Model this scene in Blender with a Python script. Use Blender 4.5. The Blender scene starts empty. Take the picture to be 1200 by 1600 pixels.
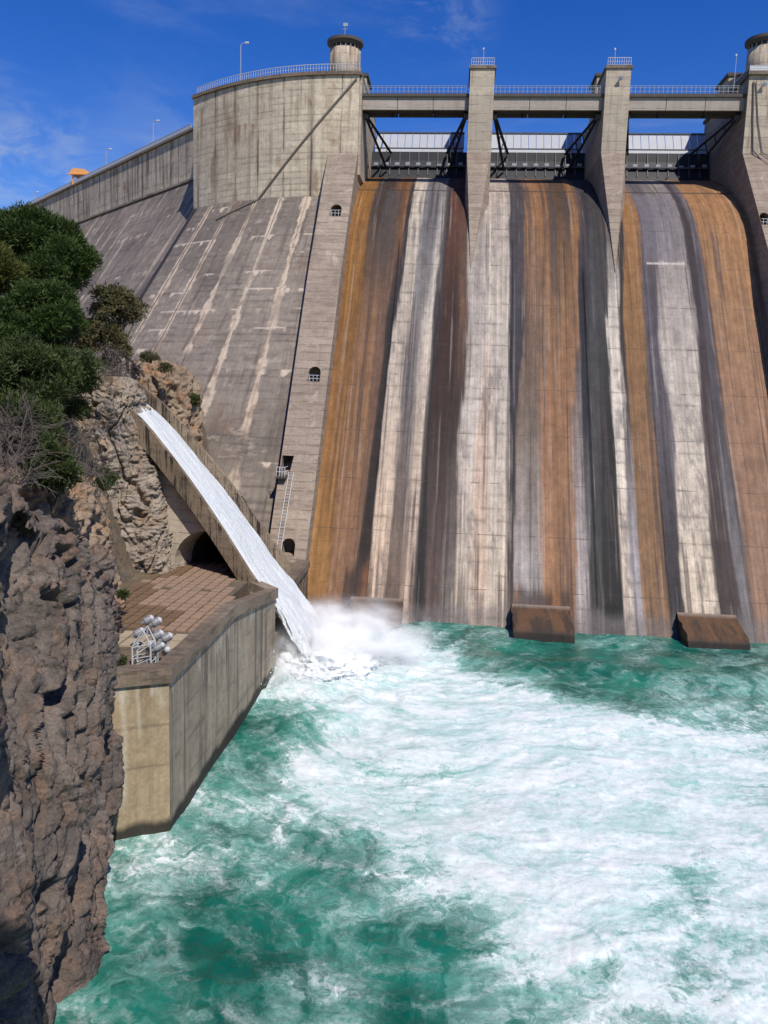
import bpy, bmesh, math, random
import numpy as np
from mathutils import Matrix, Vector

sc = bpy.context.scene
C = sc.collection
random.seed(7)
rng = np.random.default_rng(7)
R = math.radians
WATER = -22.8

# ------------------------------------------------------------------ camera, sky, sun, exposure
cam_data = bpy.data.cameras.new('camera'); cam = bpy.data.objects.new('camera', cam_data); C.objects.link(cam)
cam_data.sensor_fit = 'VERTICAL'; cam_data.sensor_height = 36; cam_data.lens = 28.125
cam_data.clip_start = .2; cam_data.clip_end = 4000
rt = Vector((0.9958491, 0.08554816, 0.03108176)); up = Vector((-0.04300437, 0.14126363, 0.98903752)); fw = Vector((-0.08021962, 0.98626878, -0.1443562))
cam.matrix_world = Matrix(((rt.x, up.x, -fw.x, 0), (rt.y, up.y, -fw.y, 0), (rt.z, up.z, -fw.z, 0), (0, 0, 0, 1)))
sc.camera = cam
SUN_EL, SUN_AZ = R(50), R(30)                     # the sun stands behind the camera, a little to the right
to_sun = Vector((math.cos(SUN_EL) * math.sin(SUN_AZ), -math.cos(SUN_EL) * math.cos(SUN_AZ), math.sin(SUN_EL)))
sl = bpy.data.lights.new('sun', 'SUN'); sl.energy = 4.9; sl.angle = R(.53); sl.color = (1, .93, .83)
so = bpy.data.objects.new('sun', sl); C.objects.link(so); so.rotation_euler = to_sun.to_track_quat('Z', 'Y').to_euler()
so.location = to_sun * 80
sc.view_settings.view_transform = 'Standard'; sc.view_settings.look = 'None'; sc.view_settings.gamma = 1
sc.cycles.volume_bounces = 6
sc.view_settings.use_curve_mapping = False; sc.view_settings.exposure = .04
world = bpy.data.worlds.new('World'); sc.world = world; world.use_nodes = True


class NT:
    """small helper for writing node trees"""
    def __init__(s, tree): s.t = tree; s.n = tree.nodes; s.l = tree.links
    def put(s, sock, v):
        if v is None: return
        if isinstance(v, bpy.types.NodeSocket): s.l.new(v, sock)
        else:
            try: sock.default_value = v
            except Exception: sock.default_value = (v[0], v[1], v[2], 1) if len(v) == 3 else v
    def node(s, ty, props=None, **ins):
        n = s.n.new(ty)
        for k, v in (props or {}).items(): setattr(n, k, v)
        for k, v in ins.items():
            s.put(n.inputs[int(k[1:])] if k[0] == '_' and k[1:].isdigit() else n.inputs[k.replace('_', ' ')], v)
        return n
    def math(s, op, a, b=None, c=None, clamp=False):
        n = s.n.new('ShaderNodeMath'); n.operation = op; n.use_clamp = clamp
        s.put(n.inputs[0], a); s.put(n.inputs[1], b)
        if c is not None: s.put(n.inputs[2], c)
        return n.outputs[0]
    def vmath(s, op, a, b=None):
        n = s.n.new('ShaderNodeVectorMath'); n.operation = op
        s.put(n.inputs[0], a); s.put(n.inputs[1], b); return n.outputs[0]
    def scale(s, v, k):
        n = s.n.new('ShaderNodeVectorMath'); n.operation = 'MULTIPLY'; s.put(n.inputs[0], v); n.inputs[1].default_value = k; return n.outputs[0]
    def noise(s, vec, sc_=1, det=4, rough=.55, dist=0, color=False, dims='3D', lac=2):
        n = s.node('ShaderNodeTexNoise', {'noise_dimensions': dims}); s.put(n.inputs['Vector'], vec)
        n.inputs['Scale'].default_value = sc_; n.inputs['Detail'].default_value = det; n.inputs['Roughness'].default_value = rough
        n.inputs['Distortion'].default_value = dist; n.inputs['Lacunarity'].default_value = lac
        return n.outputs[1 if color else 0]
    def ramp(s, f, a, b, lo=0., hi=1., smooth=True):
        n = s.n.new('ShaderNodeMapRange'); n.interpolation_type = 'SMOOTHSTEP' if smooth else 'LINEAR'
        s.put(n.inputs[0], f); s.put(n.inputs[1], a); s.put(n.inputs[2], b); s.put(n.inputs[3], lo); s.put(n.inputs[4], hi)
        return n.outputs[0]
    def mix(s, f, a, b, mode='MIX'):
        n = s.n.new('ShaderNodeMix'); n.data_type = 'RGBA'; n.blend_type = mode
        s.put(n.inputs[0], f)
        for sock, v in ((n.inputs[6], a), (n.inputs[7], b)):
            if isinstance(v, tuple): v = (v[0], v[1], v[2], 1)
            s.put(sock, v)
        return n.outputs[2]
    def sep(s, v):
        n = s.n.new('ShaderNodeSeparateXYZ'); s.put(n.inputs[0], v); return n.outputs
    def comb(s, x, y, z):
        n = s.n.new('ShaderNodeCombineXYZ'); s.put(n.inputs[0], x); s.put(n.inputs[1], y); s.put(n.inputs[2], z); return n.outputs[0]
    def bump(s, h, strength=.5, dist=.05, normal=None):
        n = s.n.new('ShaderNodeBump'); s.put(n.inputs['Height'], h); n.inputs['Strength'].default_value = strength
        n.inputs['Distance'].default_value = dist
        if normal is not None: s.put(n.inputs['Normal'], normal)
        return n.outputs[0]


# sky: clear deep blue with a few thin wisps
w = NT(world.node_tree); bg = w.n['Background']; bg.inputs[1].default_value = .085
sky = w.node('ShaderNodeTexSky', {'sky_type': 'NISHITA', 'sun_disc': False}); sky.sun_elevation = SUN_EL
sky.sun_rotation = math.pi - SUN_AZ; sky.altitude = 600; sky.air_density = 1.0; sky.dust_density = .25; sky.ozone_density = 3.0
gen = w.node('ShaderNodeTexCoord').outputs['Generated']
sx, sy, sz = w.sep(gen)
hs = w.node('ShaderNodeHueSaturation'); w.put(hs.inputs['Color'], sky.outputs[0]); hs.inputs['Saturation'].default_value = 1.4; hs.inputs['Hue'].default_value = .522; hs.inputs['Value'].default_value = 1.5
el = w.math('MAXIMUM', sz, .06)
cv = w.comb(w.math('DIVIDE', sx, el), w.math('DIVIDE', sy, el), 0)
cn = w.noise(w.scale(cv, (.55, .9, 1)), 1.0, 7, .6, .4)
cm = w.ramp(cn, .52, .78, 0, .55)
cl = 0
for d_, wd_, k_ in (((-.037, .911, .41), .05, .32), ((-.466, .851, .24), .05, .42), ((-.45, .87, .17), .07, .38), ((-.33, .9, .24), .09, .16)):
    ds = w.node('ShaderNodeVectorMath', {'operation': 'DISTANCE'}); w.put(ds.inputs[0], w.vmath('ADD', gen, w.scale(w.vmath('SUBTRACT', w.noise(gen, 9, 5, .6, color=True), (.5, .5, .5)), (.12, .12, .05)))); ds.inputs[1].default_value = d_
    cl = w.math('ADD', cl, w.ramp(ds.outputs['Value'], wd_ * 1.6, 0, 0, k_))
cm = w.math('MINIMUM', w.math('ADD', w.math('MULTIPLY', cm, .7), w.math('MULTIPLY', cl, w.ramp(w.noise(w.scale(gen, (1, 1, 2.2)), 14, 6, .62, .5), .38, .62))), .7)
colr = w.mix(cm, hs.outputs[0], (5.2, 6.0, 7.4))
w.l.new(colr, bg.inputs[0])


# ------------------------------------------------------------------ numpy noise
def _h(ix, iy, iz, seed):
    n = (ix.astype(np.int64) * 374761393 + iy.astype(np.int64) * 668265263 + iz.astype(np.int64) * 2147483647 + seed * 1274126177) & 0xffffffff
    n = ((n ^ (n >> 13)) * 1274126177) & 0xffffffff
    n = ((n ^ (n >> 15)) * 2246822519) & 0xffffffff
    return ((n ^ (n >> 16)) & 0xffff) / 65535.
def vn(x, y, z, seed=0):
    x, y, z = np.broadcast_arrays(x, y, z)
    x = x.astype(float); y = y.astype(float); z = z.astype(float)
    ix, iy, iz = np.floor(x), np.floor(y), np.floor(z); fx, fy, fz = x - ix, y - iy, z - iz
    fx, fy, fz = [f * f * f * (f * (f * 6 - 15) + 10) for f in (fx, fy, fz)]
    r = 0
    for dx in (0, 1):
        for dy in (0, 1):
            for dz in (0, 1):
                wgt = (fx if dx else 1 - fx) * (fy if dy else 1 - fy) * (fz if dz else 1 - fz)
                r = r + wgt * _h(ix + dx, iy + dy, iz + dz, seed)
    return r * 2 - 1
def fbm(x, y, z, oct=4, seed=0, gain=.5, lac=2.03, ridged=False):
    a, s, t = 1., 0, 0
    for o in range(oct):
        v = vn(x, y, z, seed + o * 17)
        if ridged: v = 1 - 2 * np.abs(v)
        s = s + a * v; t += a; a *= gain; x = x * lac + 3.1; y = y * lac + 1.7; z = z * lac + 5.3
    return s / t
def sstep(a, b, x): t = np.clip((x - a) / (b - a), 0, 1); return t * t * (3 - 2 * t)


# ------------------------------------------------------------------ mesh helpers
def auto_uv(me):
    nl = len(me.loops)
    if not nl or me.uv_layers: return
    co = np.empty(len(me.vertices) * 3); me.vertices.foreach_get('co', co); co = co.reshape(-1, 3)
    vi = np.empty(nl, int); me.loops.foreach_get('vertex_index', vi)
    pn = np.empty(len(me.polygons) * 3); me.polygons.foreach_get('normal', pn); pn = pn.reshape(-1, 3)
    lt = np.empty(len(me.polygons), int); me.polygons.foreach_get('loop_total', lt)
    n = np.repeat(pn, lt, 0); p = co[vi]
    hor = np.abs(n[:, 2]) > .9
    u = np.where(hor, p[:, 0], p[:, 0] * np.abs(n[:, 1]) + p[:, 1] * np.abs(n[:, 0])); v = np.where(hor, p[:, 1], p[:, 2])
    uv = me.uv_layers.new(name='UVMap'); uv.data.foreach_set('uv', np.stack([u, v], 1).ravel())
def link(name, me, mat=None, parent=None, smooth=False):
    auto_uv(me)
    o = bpy.data.objects.new(name, me); C.objects.link(o)
    if mat is not None: me.materials.append(mat)
    if parent is not None: o.parent = parent; o.matrix_parent_inverse = parent.matrix_world.inverted() if parent.type != 'EMPTY' else Matrix.Translation(-parent.location)
    if smooth: me.polygons.foreach_set('use_smooth', [True] * len(me.polygons))
    return o
def raw(name, vs, fs, mat=None, parent=None, smooth=False, fix=True):
    me = bpy.data.meshes.new(name); me.from_pydata([tuple(v) for v in vs], [], fs); me.update()
    if fix:
        bm = bmesh.new(); bm.from_mesh(me); bmesh.ops.recalc_face_normals(bm, faces=bm.faces); bm.to_mesh(me); bm.free()
    return link(name, me, mat, parent, smooth)
def grid_mesh(name, X, Y, Z, mat=None, parent=None, smooth=True, uv=None, color=None, attrs=None, flip=False):
    nu, nv = X.shape
    co = np.stack([X, Y, Z], -1).reshape(-1, 3)
    i = np.arange(nu * nv).reshape(nu, nv)
    q = np.stack([i[:-1, :-1], i[1:, :-1], i[1:, 1:], i[:-1, 1:]], -1).reshape(-1, 4)
    if flip: q = q[:, ::-1]
    me = bpy.data.meshes.new(name); me.vertices.add(len(co)); me.vertices.foreach_set('co', co.ravel())
    me.loops.add(q.size); me.loops.foreach_set('vertex_index', q.ravel().astype(np.int32))
    me.polygons.add(len(q)); me.polygons.foreach_set('loop_start', np.arange(0, q.size, 4, dtype=np.int32)); me.polygons.foreach_set('loop_total', np.full(len(q), 4, dtype=np.int32))
    me.update(calc_edges=True)
    if uv is not None:
        U = np.stack(uv, -1).reshape(-1, 2)[q.ravel()]
        l = me.uv_layers.new(name='UVMap'); l.data.foreach_set('uv', U.ravel())
    if color is not None:
        a = me.color_attributes.new('stain', 'FLOAT_COLOR', 'POINT')
        c = np.concatenate([color.reshape(-1, 3), np.ones((nu * nv, 1))], 1); a.data.foreach_set('color', c.ravel())
    for k, v in (attrs or {}).items():
        a = me.attributes.new(k, 'FLOAT', 'POINT'); a.data.foreach_set('value', v.ravel().astype(np.float32))
    return link(name, me, mat, parent, smooth)
class MB:
    def __init__(s): s.v = []; s.f = []
    def add(s, vs, fs):
        b = len(s.v); s.v += [tuple(map(float, v)) for v in vs]; s.f += [tuple(i + b for i in f) for f in fs]; return s
    def box(s, x0, x1, y0, y1, z0, z1):
        return s.add([(x, y, z) for z in (z0, z1) for y in (y0, y1) for x in (x0, x1)], [(0, 2, 3, 1), (4, 5, 7, 6), (0, 1, 5, 4), (2, 6, 7, 3), (0, 4, 6, 2), (1, 3, 7, 5)])
    def tube(s, pts, r, n=6, r1=None):
        pts = [Vector(p) for p in pts]; m = len(pts); vs = []
        for i, p in enumerate(pts):
            d = (pts[min(i + 1, m - 1)] - pts[max(i - 1, 0)]).normalized()
            a = d.cross(Vector((0, 0, 1)));
            if a.length < 1e-3: a = Vector((1, 0, 0))
            a.normalize(); b = a.cross(d); rr = r + ((r1 if r1 is not None else r) - r) * i / max(m - 1, 1)
            vs += [p + (a * math.cos(2 * math.pi * k / n) + b * math.sin(2 * math.pi * k / n)) * rr for k in range(n)]
        fs = [(i * n + k, i * n + (k + 1) % n, (i + 1) * n + (k + 1) % n, (i + 1) * n + k) for i in range(m - 1) for k in range(n)]
        fs += [tuple(range(n))[::-1], tuple((m - 1) * n + k for k in range(n))]
        return s.add(vs, fs)
    def lathe(s, prof, c=(0, 0, 0), n=32, axis=None):
        vs = []
        M = Matrix.Identity(3) if axis is None else Vector(axis).to_track_quat('Z', 'Y').to_matrix()
        for r, z in prof: vs += [Vector(c) + M @ Vector((r * math.cos(2 * math.pi * k / n), r * math.sin(2 * math.pi * k / n), z)) for k in range(n)]
        fs = [(i * n + k, i * n + (k + 1) % n, (i + 1) * n + (k + 1) % n, (i + 1) * n + k) for i in range(len(prof) - 1) for k in range(n)]
        fs += [tuple(range(n))[::-1], tuple((len(prof) - 1) * n + k for k in range(n))]
        return s.add(vs, fs)
    def prism(s, poly, d0, d1, axis='x'):
        """polygon extruded along an axis; poly in (y,z) for x, (x,z) for y, (x,y) for z"""
        n = len(poly); mk = {'x': lambda p, d: (d, p[0], p[1]), 'y': lambda p, d: (p[0], d, p[1]), 'z': lambda p, d: (p[0], p[1], d)}[axis]
        vs = [mk(p, d) for d in (d0, d1) for p in poly]
        return s.add(vs, [tuple(range(n))[::-1], tuple(range(n, 2 * n))] + [(i, (i + 1) % n, n + (i + 1) % n, n + i) for i in range(n)])
    def build(s, name, mat=None, parent=None, smooth=False): return raw(name, s.v, s.f, mat, parent, smooth)
def tag(o, label=None, cat=None, group=None, kind=None):
    for k, v in (('label', label), ('category', cat), ('group', group), ('kind', kind)):
        if v: o[k] = v
    return o
def thing(name, loc, label, cat, group=None):
    o = bpy.data.objects.new(name, None); C.objects.link(o); o.location = loc; o.empty_display_size = .5
    bpy.context.view_layer.update()
    return tag(o, label, cat, group)
def copy_tree(o, parent=None):
    c = o.copy(); C.objects.link(c)
    if parent is not None: c.parent = parent
    for ch in list(o.children): copy_tree(ch, c)
    return c
def cut(o, *cutters):
    """carve openings and keep only the result"""
    for k in cutters:
        m = o.modifiers.new('b', 'BOOLEAN'); m.operation = 'DIFFERENCE'; m.solver = 'EXACT'; m.object = k
    dg = bpy.context.evaluated_depsgraph_get(); me = bpy.data.meshes.new_from_object(o.evaluated_get(dg))
    o.modifiers.clear(); o.data = me
    while me.uv_layers: me.uv_layers.remove(me.uv_layers[0])
    auto_uv(me)
    for k in cutters: bpy.data.objects.remove(k)
    return o


# ------------------------------------------------------------------ materials
def new_mat(name):
    m = bpy.data.materials.new(name); m.use_nodes = True; t = NT(m.node_tree); return m, t, t.n['Principled BSDF']
def flat(name, col, rough=.6, metal=0., var=.25, scale=3., spec=.4):
    m, t, b = new_mat(name)
    p = t.node('ShaderNodeNewGeometry').outputs['Position']
    n = t.noise(p, scale, 5, .6)
    c = t.mix(n, tuple(x * (1 - var) for x in col), tuple(min(1, x * (1 + var)) for x in col))
    t.l.new(c, b.inputs['Base Color']); b.inputs['Roughness'].default_value = rough; b.inputs['Metallic'].default_value = metal
    b.inputs['Specular IOR Level'].default_value = spec
    t.l.new(t.bump(t.noise(p, scale * 6, 3), .15, .02), b.inputs['Normal'])
    return m
def concrete(name, light, mid, dark, lift=1.2, joint=0, streak=.5, rust=0., blotch=.5, speck=.3, pale=0., palecol=(.5, .45, .4), linek=.5, jointcol=None, off=0., drip=(1.1, .05)):
    m, t, b = new_mat(name)
    uv = t.node('ShaderNodeUVMap').outputs[0]; P = t.node('ShaderNodeNewGeometry').outputs['Position']
    u, v, _ = t.sep(uv)
    wob = t.noise(P, .5, 3)
    # broad tone
    n1 = t.noise(P, .16, 6, .62, .3)
    c = t.mix(t.ramp(n1, .3, .7), mid, light)
    # pour lifts: each with its own tone
    lv = t.math('DIVIDE', t.math('ADD', v, t.math('MULTIPLY', wob, .08)), lift)
    cell = t.node('ShaderNodeTexWhiteNoise', {'noise_dimensions': '2D'})
    jx = t.math('DIVIDE', t.math('ADD', u, off), joint if joint else 1000)
    t.put(cell.inputs['Vector'], t.comb(t.math('FLOOR', lv), t.math('FLOOR', jx), 0))
    c = t.mix(t.math('MULTIPLY', cell.outputs[0], .32), c, mid, 'MULTIPLY') if False else t.mix(t.math('MULTIPLY', cell.outputs[0], .35), c, dark)
    # vertical drips
    st = t.noise(t.comb(t.math('MULTIPLY', u, drip[0]), t.math('MULTIPLY', v, drip[1]), off), 1., 7, .68)
    st2 = t.noise(t.comb(t.math('MULTIPLY', u, drip[0] * 3.3), t.math('MULTIPLY', v, drip[1] * 3), off + 9), 1., 5, .6)
    patch = t.noise(P, .22, 4, .6)
    sm = t.math('MULTIPLY', t.ramp(st, .5, .63), t.ramp(patch, .4, .56))
    c = t.mix(t.math('MULTIPLY', sm, streak), c, dark)
    c = t.mix(t.math('MULTIPLY', t.ramp(st2, .53, .65), streak * .6), c, dark)
    if rust:
        rm = t.math('MULTIPLY', t.ramp(t.noise(t.comb(t.math('MULTIPLY', u, drip[0] * 1.4), t.math('MULTIPLY', v, drip[1] * 1.4), off + 31), 1., 5, .6), .52, .62), t.ramp(t.noise(P, .3, 3), .47, .58))
        c = t.mix(t.math('MULTIPLY', rm, rust), c, (.2, .1, .05))
    # blotches and horizontal scum
    bn = t.noise(t.comb(t.math('MULTIPLY', u, .45), t.math('MULTIPLY', v, 1.9), off + 5), 1., 6, .7)
    c = t.mix(t.math('MULTIPLY', t.ramp(bn, .5, .6), blotch), c, dark)
    if pale:
        pn = t.noise(t.comb(t.math('MULTIPLY', u, .55), t.math('MULTIPLY', v, .5), off + 15), 1., 8, .72, .5)
        c = t.mix(t.math('MULTIPLY', t.ramp(pn, .57, .64), pale), c, palecol)
    # thin lift lines, broken up
    fr = t.math('FRACT', lv); ln = t.math('SUBTRACT', 1, t.ramp(t.math('MINIMUM', fr, t.math('SUBTRACT', 1, fr)), .012 / lift * 1.2, .05 / lift * 1.2))
    brk = t.ramp(t.noise(P, .9, 4, .6), .35, .6)
    lines = t.math('MULTIPLY', ln, brk)
    if joint:
        fj = t.math('FRACT', jx); jn = t.math('SUBTRACT', 1, t.ramp(t.math('MINIMUM', fj, t.math('SUBTRACT', 1, fj)), .02 / joint, .09 / joint))
        jb = t.ramp(t.noise(t.comb(t.math('MULTIPLY', u, .3), t.math('MULTIPLY', v, .16), 3), 1, 4), .35, .55)
        jl = t.math('MULTIPLY', jn, jb)
        c = t.mix(t.math('MULTIPLY', jl, .8), c, jointcol or tuple(x * .5 for x in dark))
    c = t.mix(t.math('MULTIPLY', lines, linek), c, tuple(x * .6 for x in dark))
    sp = t.noise(P, 5, 6, .75)
    c = t.mix(speck, c, t.mix(t.ramp(sp, .3, .7), (.62, .6, .58), (1.3, 1.3, 1.3)), 'MULTIPLY')
    t.l.new(c, b.inputs['Base Color']); b.inputs['Roughness'].default_value = .88; b.inputs['Specular IOR Level'].default_value = .25
    h = t.math('SUBTRACT', t.math('MULTIPLY', sp, .5), lines)
    t.l.new(t.bump(h, .5, .05), b.inputs['Normal'])
    return m

M = {}
M['bastion'] = concrete('pale_concrete', (.5, .43, .335), (.42, .36, .28), (.17, .145, .12), 1.3, 4.4, .75, .45, .3, .35, off=2.)
M['wingwall'] = concrete('weathered_pale_concrete', (.44, .38, .3), (.34, .29, .23), (.14, .11, .09), 2.4, 3.1, .9, .5, .3, .3, off=11.)
M['pier'] = concrete('pier_concrete', (.47, .405, .315), (.39, .335, .26), (.2, .17, .14), 1.15, 0, .5, .25, .35, .35, off=21.)
M['panel'] = concrete('buttress_concrete', (.34, .275, .215), (.25, .203, .16), (.16, .125, .1), .95, 0, .35, .15, .6, .4, pale=.5, palecol=(.42, .36, .3), off=5., linek=.7)
M['slope'] = concrete('dark_weathered_concrete', (.2, .172, .15), (.145, .125, .11), (.075, .064, .058), 1.5, 0, .5, .1, .55, .4, pale=.75, palecol=(.38, .32, .26), off=1., drip=(1.4, .09), linek=.4)
M['joint'] = flat('lime_streaked_joint', (.4, .33, .26), .9, 0, .35, 1.2)
M['girder'] = concrete('bridge_concrete', (.42, .37, .32), (.36, .32, .27), (.2, .17, .15), 3., 0, .3, .2, .3, .3, off=8.)
M['coping'] = concrete('mossy_coping_concrete', (.25, .2, .15), (.17, .13, .095), (.06, .05, .04), 9., 0, .3, .0, .6, .6, off=4.)
M['retain'] = concrete('retaining_wall_concrete', (.36, .3, .22), (.26, .22, .165), (.1, .09, .075), 2.1, 0, .9, .4, .35, .5, pale=.35, palecol=(.45, .42, .38), off=6., linek=.3, drip=(1.6, .12))
M['flume'] = concrete('flume_concrete', (.3, .235, .165), (.19, .145, .1), (.028, .022, .018), 50, 0, 1.4, .2, .3, .5, off=3., drip=(2.6, .15))
M['support'] = concrete('support_wall_concrete', (.56, .48, .38), (.5, .43, .34), (.22, .19, .16), 1.0, 0, .2, .1, .25, .3, off=13.)
M['white_metal'] = flat('white_painted_metal', (.46, .48, .5), .45, 0, .08)
M['gate_white'] = flat('faded_white_gate_panels', (.36, .38, .41), .5, 0, .12, 1.)
M['rail_grey'] = flat('galvanised_rail', (.3, .32, .35), .5, .2, .12)
M['dark_steel'] = flat('dark_wet_steel', (.008, .009, .014), .6, 0, .5, 1.5)
M['rib_steel'] = flat('grey_rib_steel', (.07, .08, .1), .6, 0, .5, 2)
M['arm_steel'] = flat('dark_arm_steel', (.014, .013, .015), .75, 0, .4, 2)
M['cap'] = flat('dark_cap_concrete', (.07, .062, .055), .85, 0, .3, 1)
M['glass'] = flat('dark_glass', (.03, .035, .04), .15, 0, .2)
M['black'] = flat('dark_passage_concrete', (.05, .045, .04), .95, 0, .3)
M['orange_paint'] = flat('orange_painted_steel', (.62, .3, .1), .6, 0, .12)
M['cable_and_shade'] = flat('cable_and_shadow_grey', (.13, .11, .095), .8, 0, .3)  # shared by the real cables and the stand-in shadow line on the bastion
M['lamp_glass'] = flat('floodlight_housing', (.22, .23, .25), .4, .1, .3, 6)
M['rust_block'] = flat('rust_stained_wet_concrete', (.055, .03, .018), .5, 0, .6, .8)


# the spillway face: stains come with the concrete (vertex colours), grain from nodes
def chute_mat(name='stained_spillway_concrete', k1=.55, lifts=((1.55, .04, .35), (6.2, .07, .7)), k2=.5):
    m, t, b = new_mat(name)
    a = t.node('ShaderNodeAttribute', {'attribute_name': 'stain'}).outputs['Color']
    uv = t.node('ShaderNodeUVMap').outputs[0]; P = t.node('ShaderNodeNewGeometry').outputs['Position']; u, v, _ = t.sep(uv)
    s1 = t.noise(t.comb(t.math('MULTIPLY', u, 4.5), t.math('MULTIPLY', v, .05), 0), 1, 7, .7)
    s2 = t.noise(t.comb(t.math('MULTIPLY', u, 1.3), t.math('MULTIPLY', v, .7), 4), 1, 7, .72)
    c = t.mix(k1, a, t.mix(t.ramp(s1, .25, .75), (.55, .53, .52), (1.3, 1.3, 1.3)), 'MULTIPLY')
    c = t.mix(k2, c, t.mix(t.ramp(s2, .3, .7), (.65, .65, .66), (1.3, 1.3, 1.28)), 'MULTIPLY')
    for lift, wd, k in lifts:
        lv = t.math('DIVIDE', t.math('ADD', v, t.math('MULTIPLY', t.noise(P, .4, 3), .12)), lift); fr = t.math('FRACT', lv)
        ln = t.math('SUBTRACT', 1, t.ramp(t.math('MINIMUM', fr, t.math('SUBTRACT', 1, fr)), .2 * wd / lift, wd / lift))
        c = t.mix(t.math('MULTIPLY', t.math('MULTIPLY', ln, t.ramp(t.noise(P, .8, 4, .6), .4, .6)), k), c, (.05, .042, .04))
    sp = t.noise(P, 6, 5, .75)
    c = t.mix(.35, c, t.mix(t.ramp(sp, .3, .7), (.6, .6, .6), (1.35, 1.35, 1.35)), 'MULTIPLY')
    t.l.new(c, b.inputs['Base Color']); b.inputs['Roughness'].default_value = .8; b.inputs['Specular IOR Level'].default_value = .3
    t.l.new(t.bump(t.math('ADD', t.math('MULTIPLY', s1, .6), sp), .4, .04), b.inputs['Normal'])
    return m
M['chute'] = chute_mat()
M['painted'] = chute_mat('weather_stained_concrete', .3, (), .35)


def rock_mat(name, a, bcol, dark, warm, warmk=.4, sc_=1.):
    m, t, b = new_mat(name)
    P = t.node('ShaderNodeNewGeometry'); p = P.outputs['Position']
    n1 = t.noise(p, .35 * sc_, 7, .65, .6); n2 = t.noise(p, 1.6 * sc_, 8, .72, .3); n3 = t.noise(p, 9 * sc_, 6, .75)
    c = t.mix(t.ramp(n1, .35, .65), a, bcol)
    c = t.mix(t.math('MULTIPLY', t.ramp(t.noise(p, .5 * sc_, 5, .6, 1.), .48, .62), warmk), c, warm)
    c = t.mix(t.math('MULTIPLY', t.ramp(n2, .53, .66), .7), c, dark)
    vo = t.node('ShaderNodeTexVoronoi', {'feature': 'F1'}); t.put(vo.inputs['Vector'], t.vmath('ADD', p, t.scale(t.noise(p, 3, 3, color=True), (.3, .3, .3)))); vo.inputs['Scale'].default_value = 4.2 * sc_
    pebble = t.ramp(vo.outputs['Distance'], .12, .5)
    c = t.mix(.55, c, t.mix(vo.outputs['Color'], (.75, .74, .74), (1.15, 1.12, 1.1)), 'MULTIPLY')
    c = t.mix(.55, c, t.mix(t.ramp(n3, .3, .7), (.5, .5, .5), (1.4, 1.4, 1.4)), 'MULTIPLY')
    t.l.new(c, b.inputs['Base Color']); b.inputs['Roughness'].default_value = .93; b.inputs['Specular IOR Level'].default_value = .2
    h = t.math('ADD', t.math('MULTIPLY', n2, 1.6), t.math('SUBTRACT', t.math('MULTIPLY', n3, .5), t.math('MULTIPLY', pebble, .45)))
    t.l.new(t.bump(h, .7, .12 / sc_), b.inputs['Normal'])
    return m
M['rock'] = rock_mat('grey_brown_conglomerate', (.088, .074, .066), (.175, .145, .124), (.018, .016, .015), (.2, .125, .085), .45)
M['rock2'] = rock_mat('buff_limestone', (.23, .195, .16), (.33, .285, .235), (.055, .046, .038), (.3, .18, .1), .4)
M['rock3'] = rock_mat('ochre_limestone', (.22, .165, .12), (.3, .23, .165), (.06, .045, .035), (.33, .18, .09), .65)
M['soil'] = rock_mat('dry_scrub_soil', (.12, .095, .07), (.17, .14, .1), (.05, .045, .03), (.2, .14, .09), .4)


def leaf_mat(name, c1, c2, c3):
    m, t, b = new_mat(name)
    p = t.node('ShaderNodeNewGeometry').outputs['Position']
    n = t.noise(p, .8, 3); n2 = t.noise(p, 9, 2)
    c = t.mix(t.ramp(n, .35, .65), c1, c2); c = t.mix(t.ramp(n2, .4, .8), c, c3)
    t.l.new(c, b.inputs['Base Color']); b.inputs['Roughness'].default_value = .6; b.inputs['Specular IOR Level'].default_value = .2
    tr = t.node('ShaderNodeBsdfTranslucent'); t.put(tr.inputs[0], c)
    mx = t.node('ShaderNodeMixShader'); mx.inputs[0].default_value = .2
    t.l.new(b.outputs[0], mx.inputs[1]); t.l.new(tr.outputs[0], mx.inputs[2]); t.l.new(mx.outputs[0], t.n['Material Output'].inputs[0])
    return m
M['pine'] = leaf_mat('pine_needles', (.03, .055, .012), (.05, .085, .02), (.07, .1, .025))
M['pine_y'] = leaf_mat('yellowish_pine_needles', (.06, .075, .015), (.09, .1, .025), (.12, .12, .03))
M['fir'] = leaf_mat('juniper_needles', (.03, .05, .015), (.055, .08, .025), (.1, .12, .04))
M['scrub'] = leaf_mat('dry_scrub_leaves', (.07, .075, .03), (.12, .11, .05), (.16, .13, .07))
M['twig'] = flat('grey_bare_twigs', (.12, .1, .085), .9, 0, .3, 4)
M['bark'] = flat('dark_bark', (.06, .045, .035), .95, 0, .4, 4)


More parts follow.
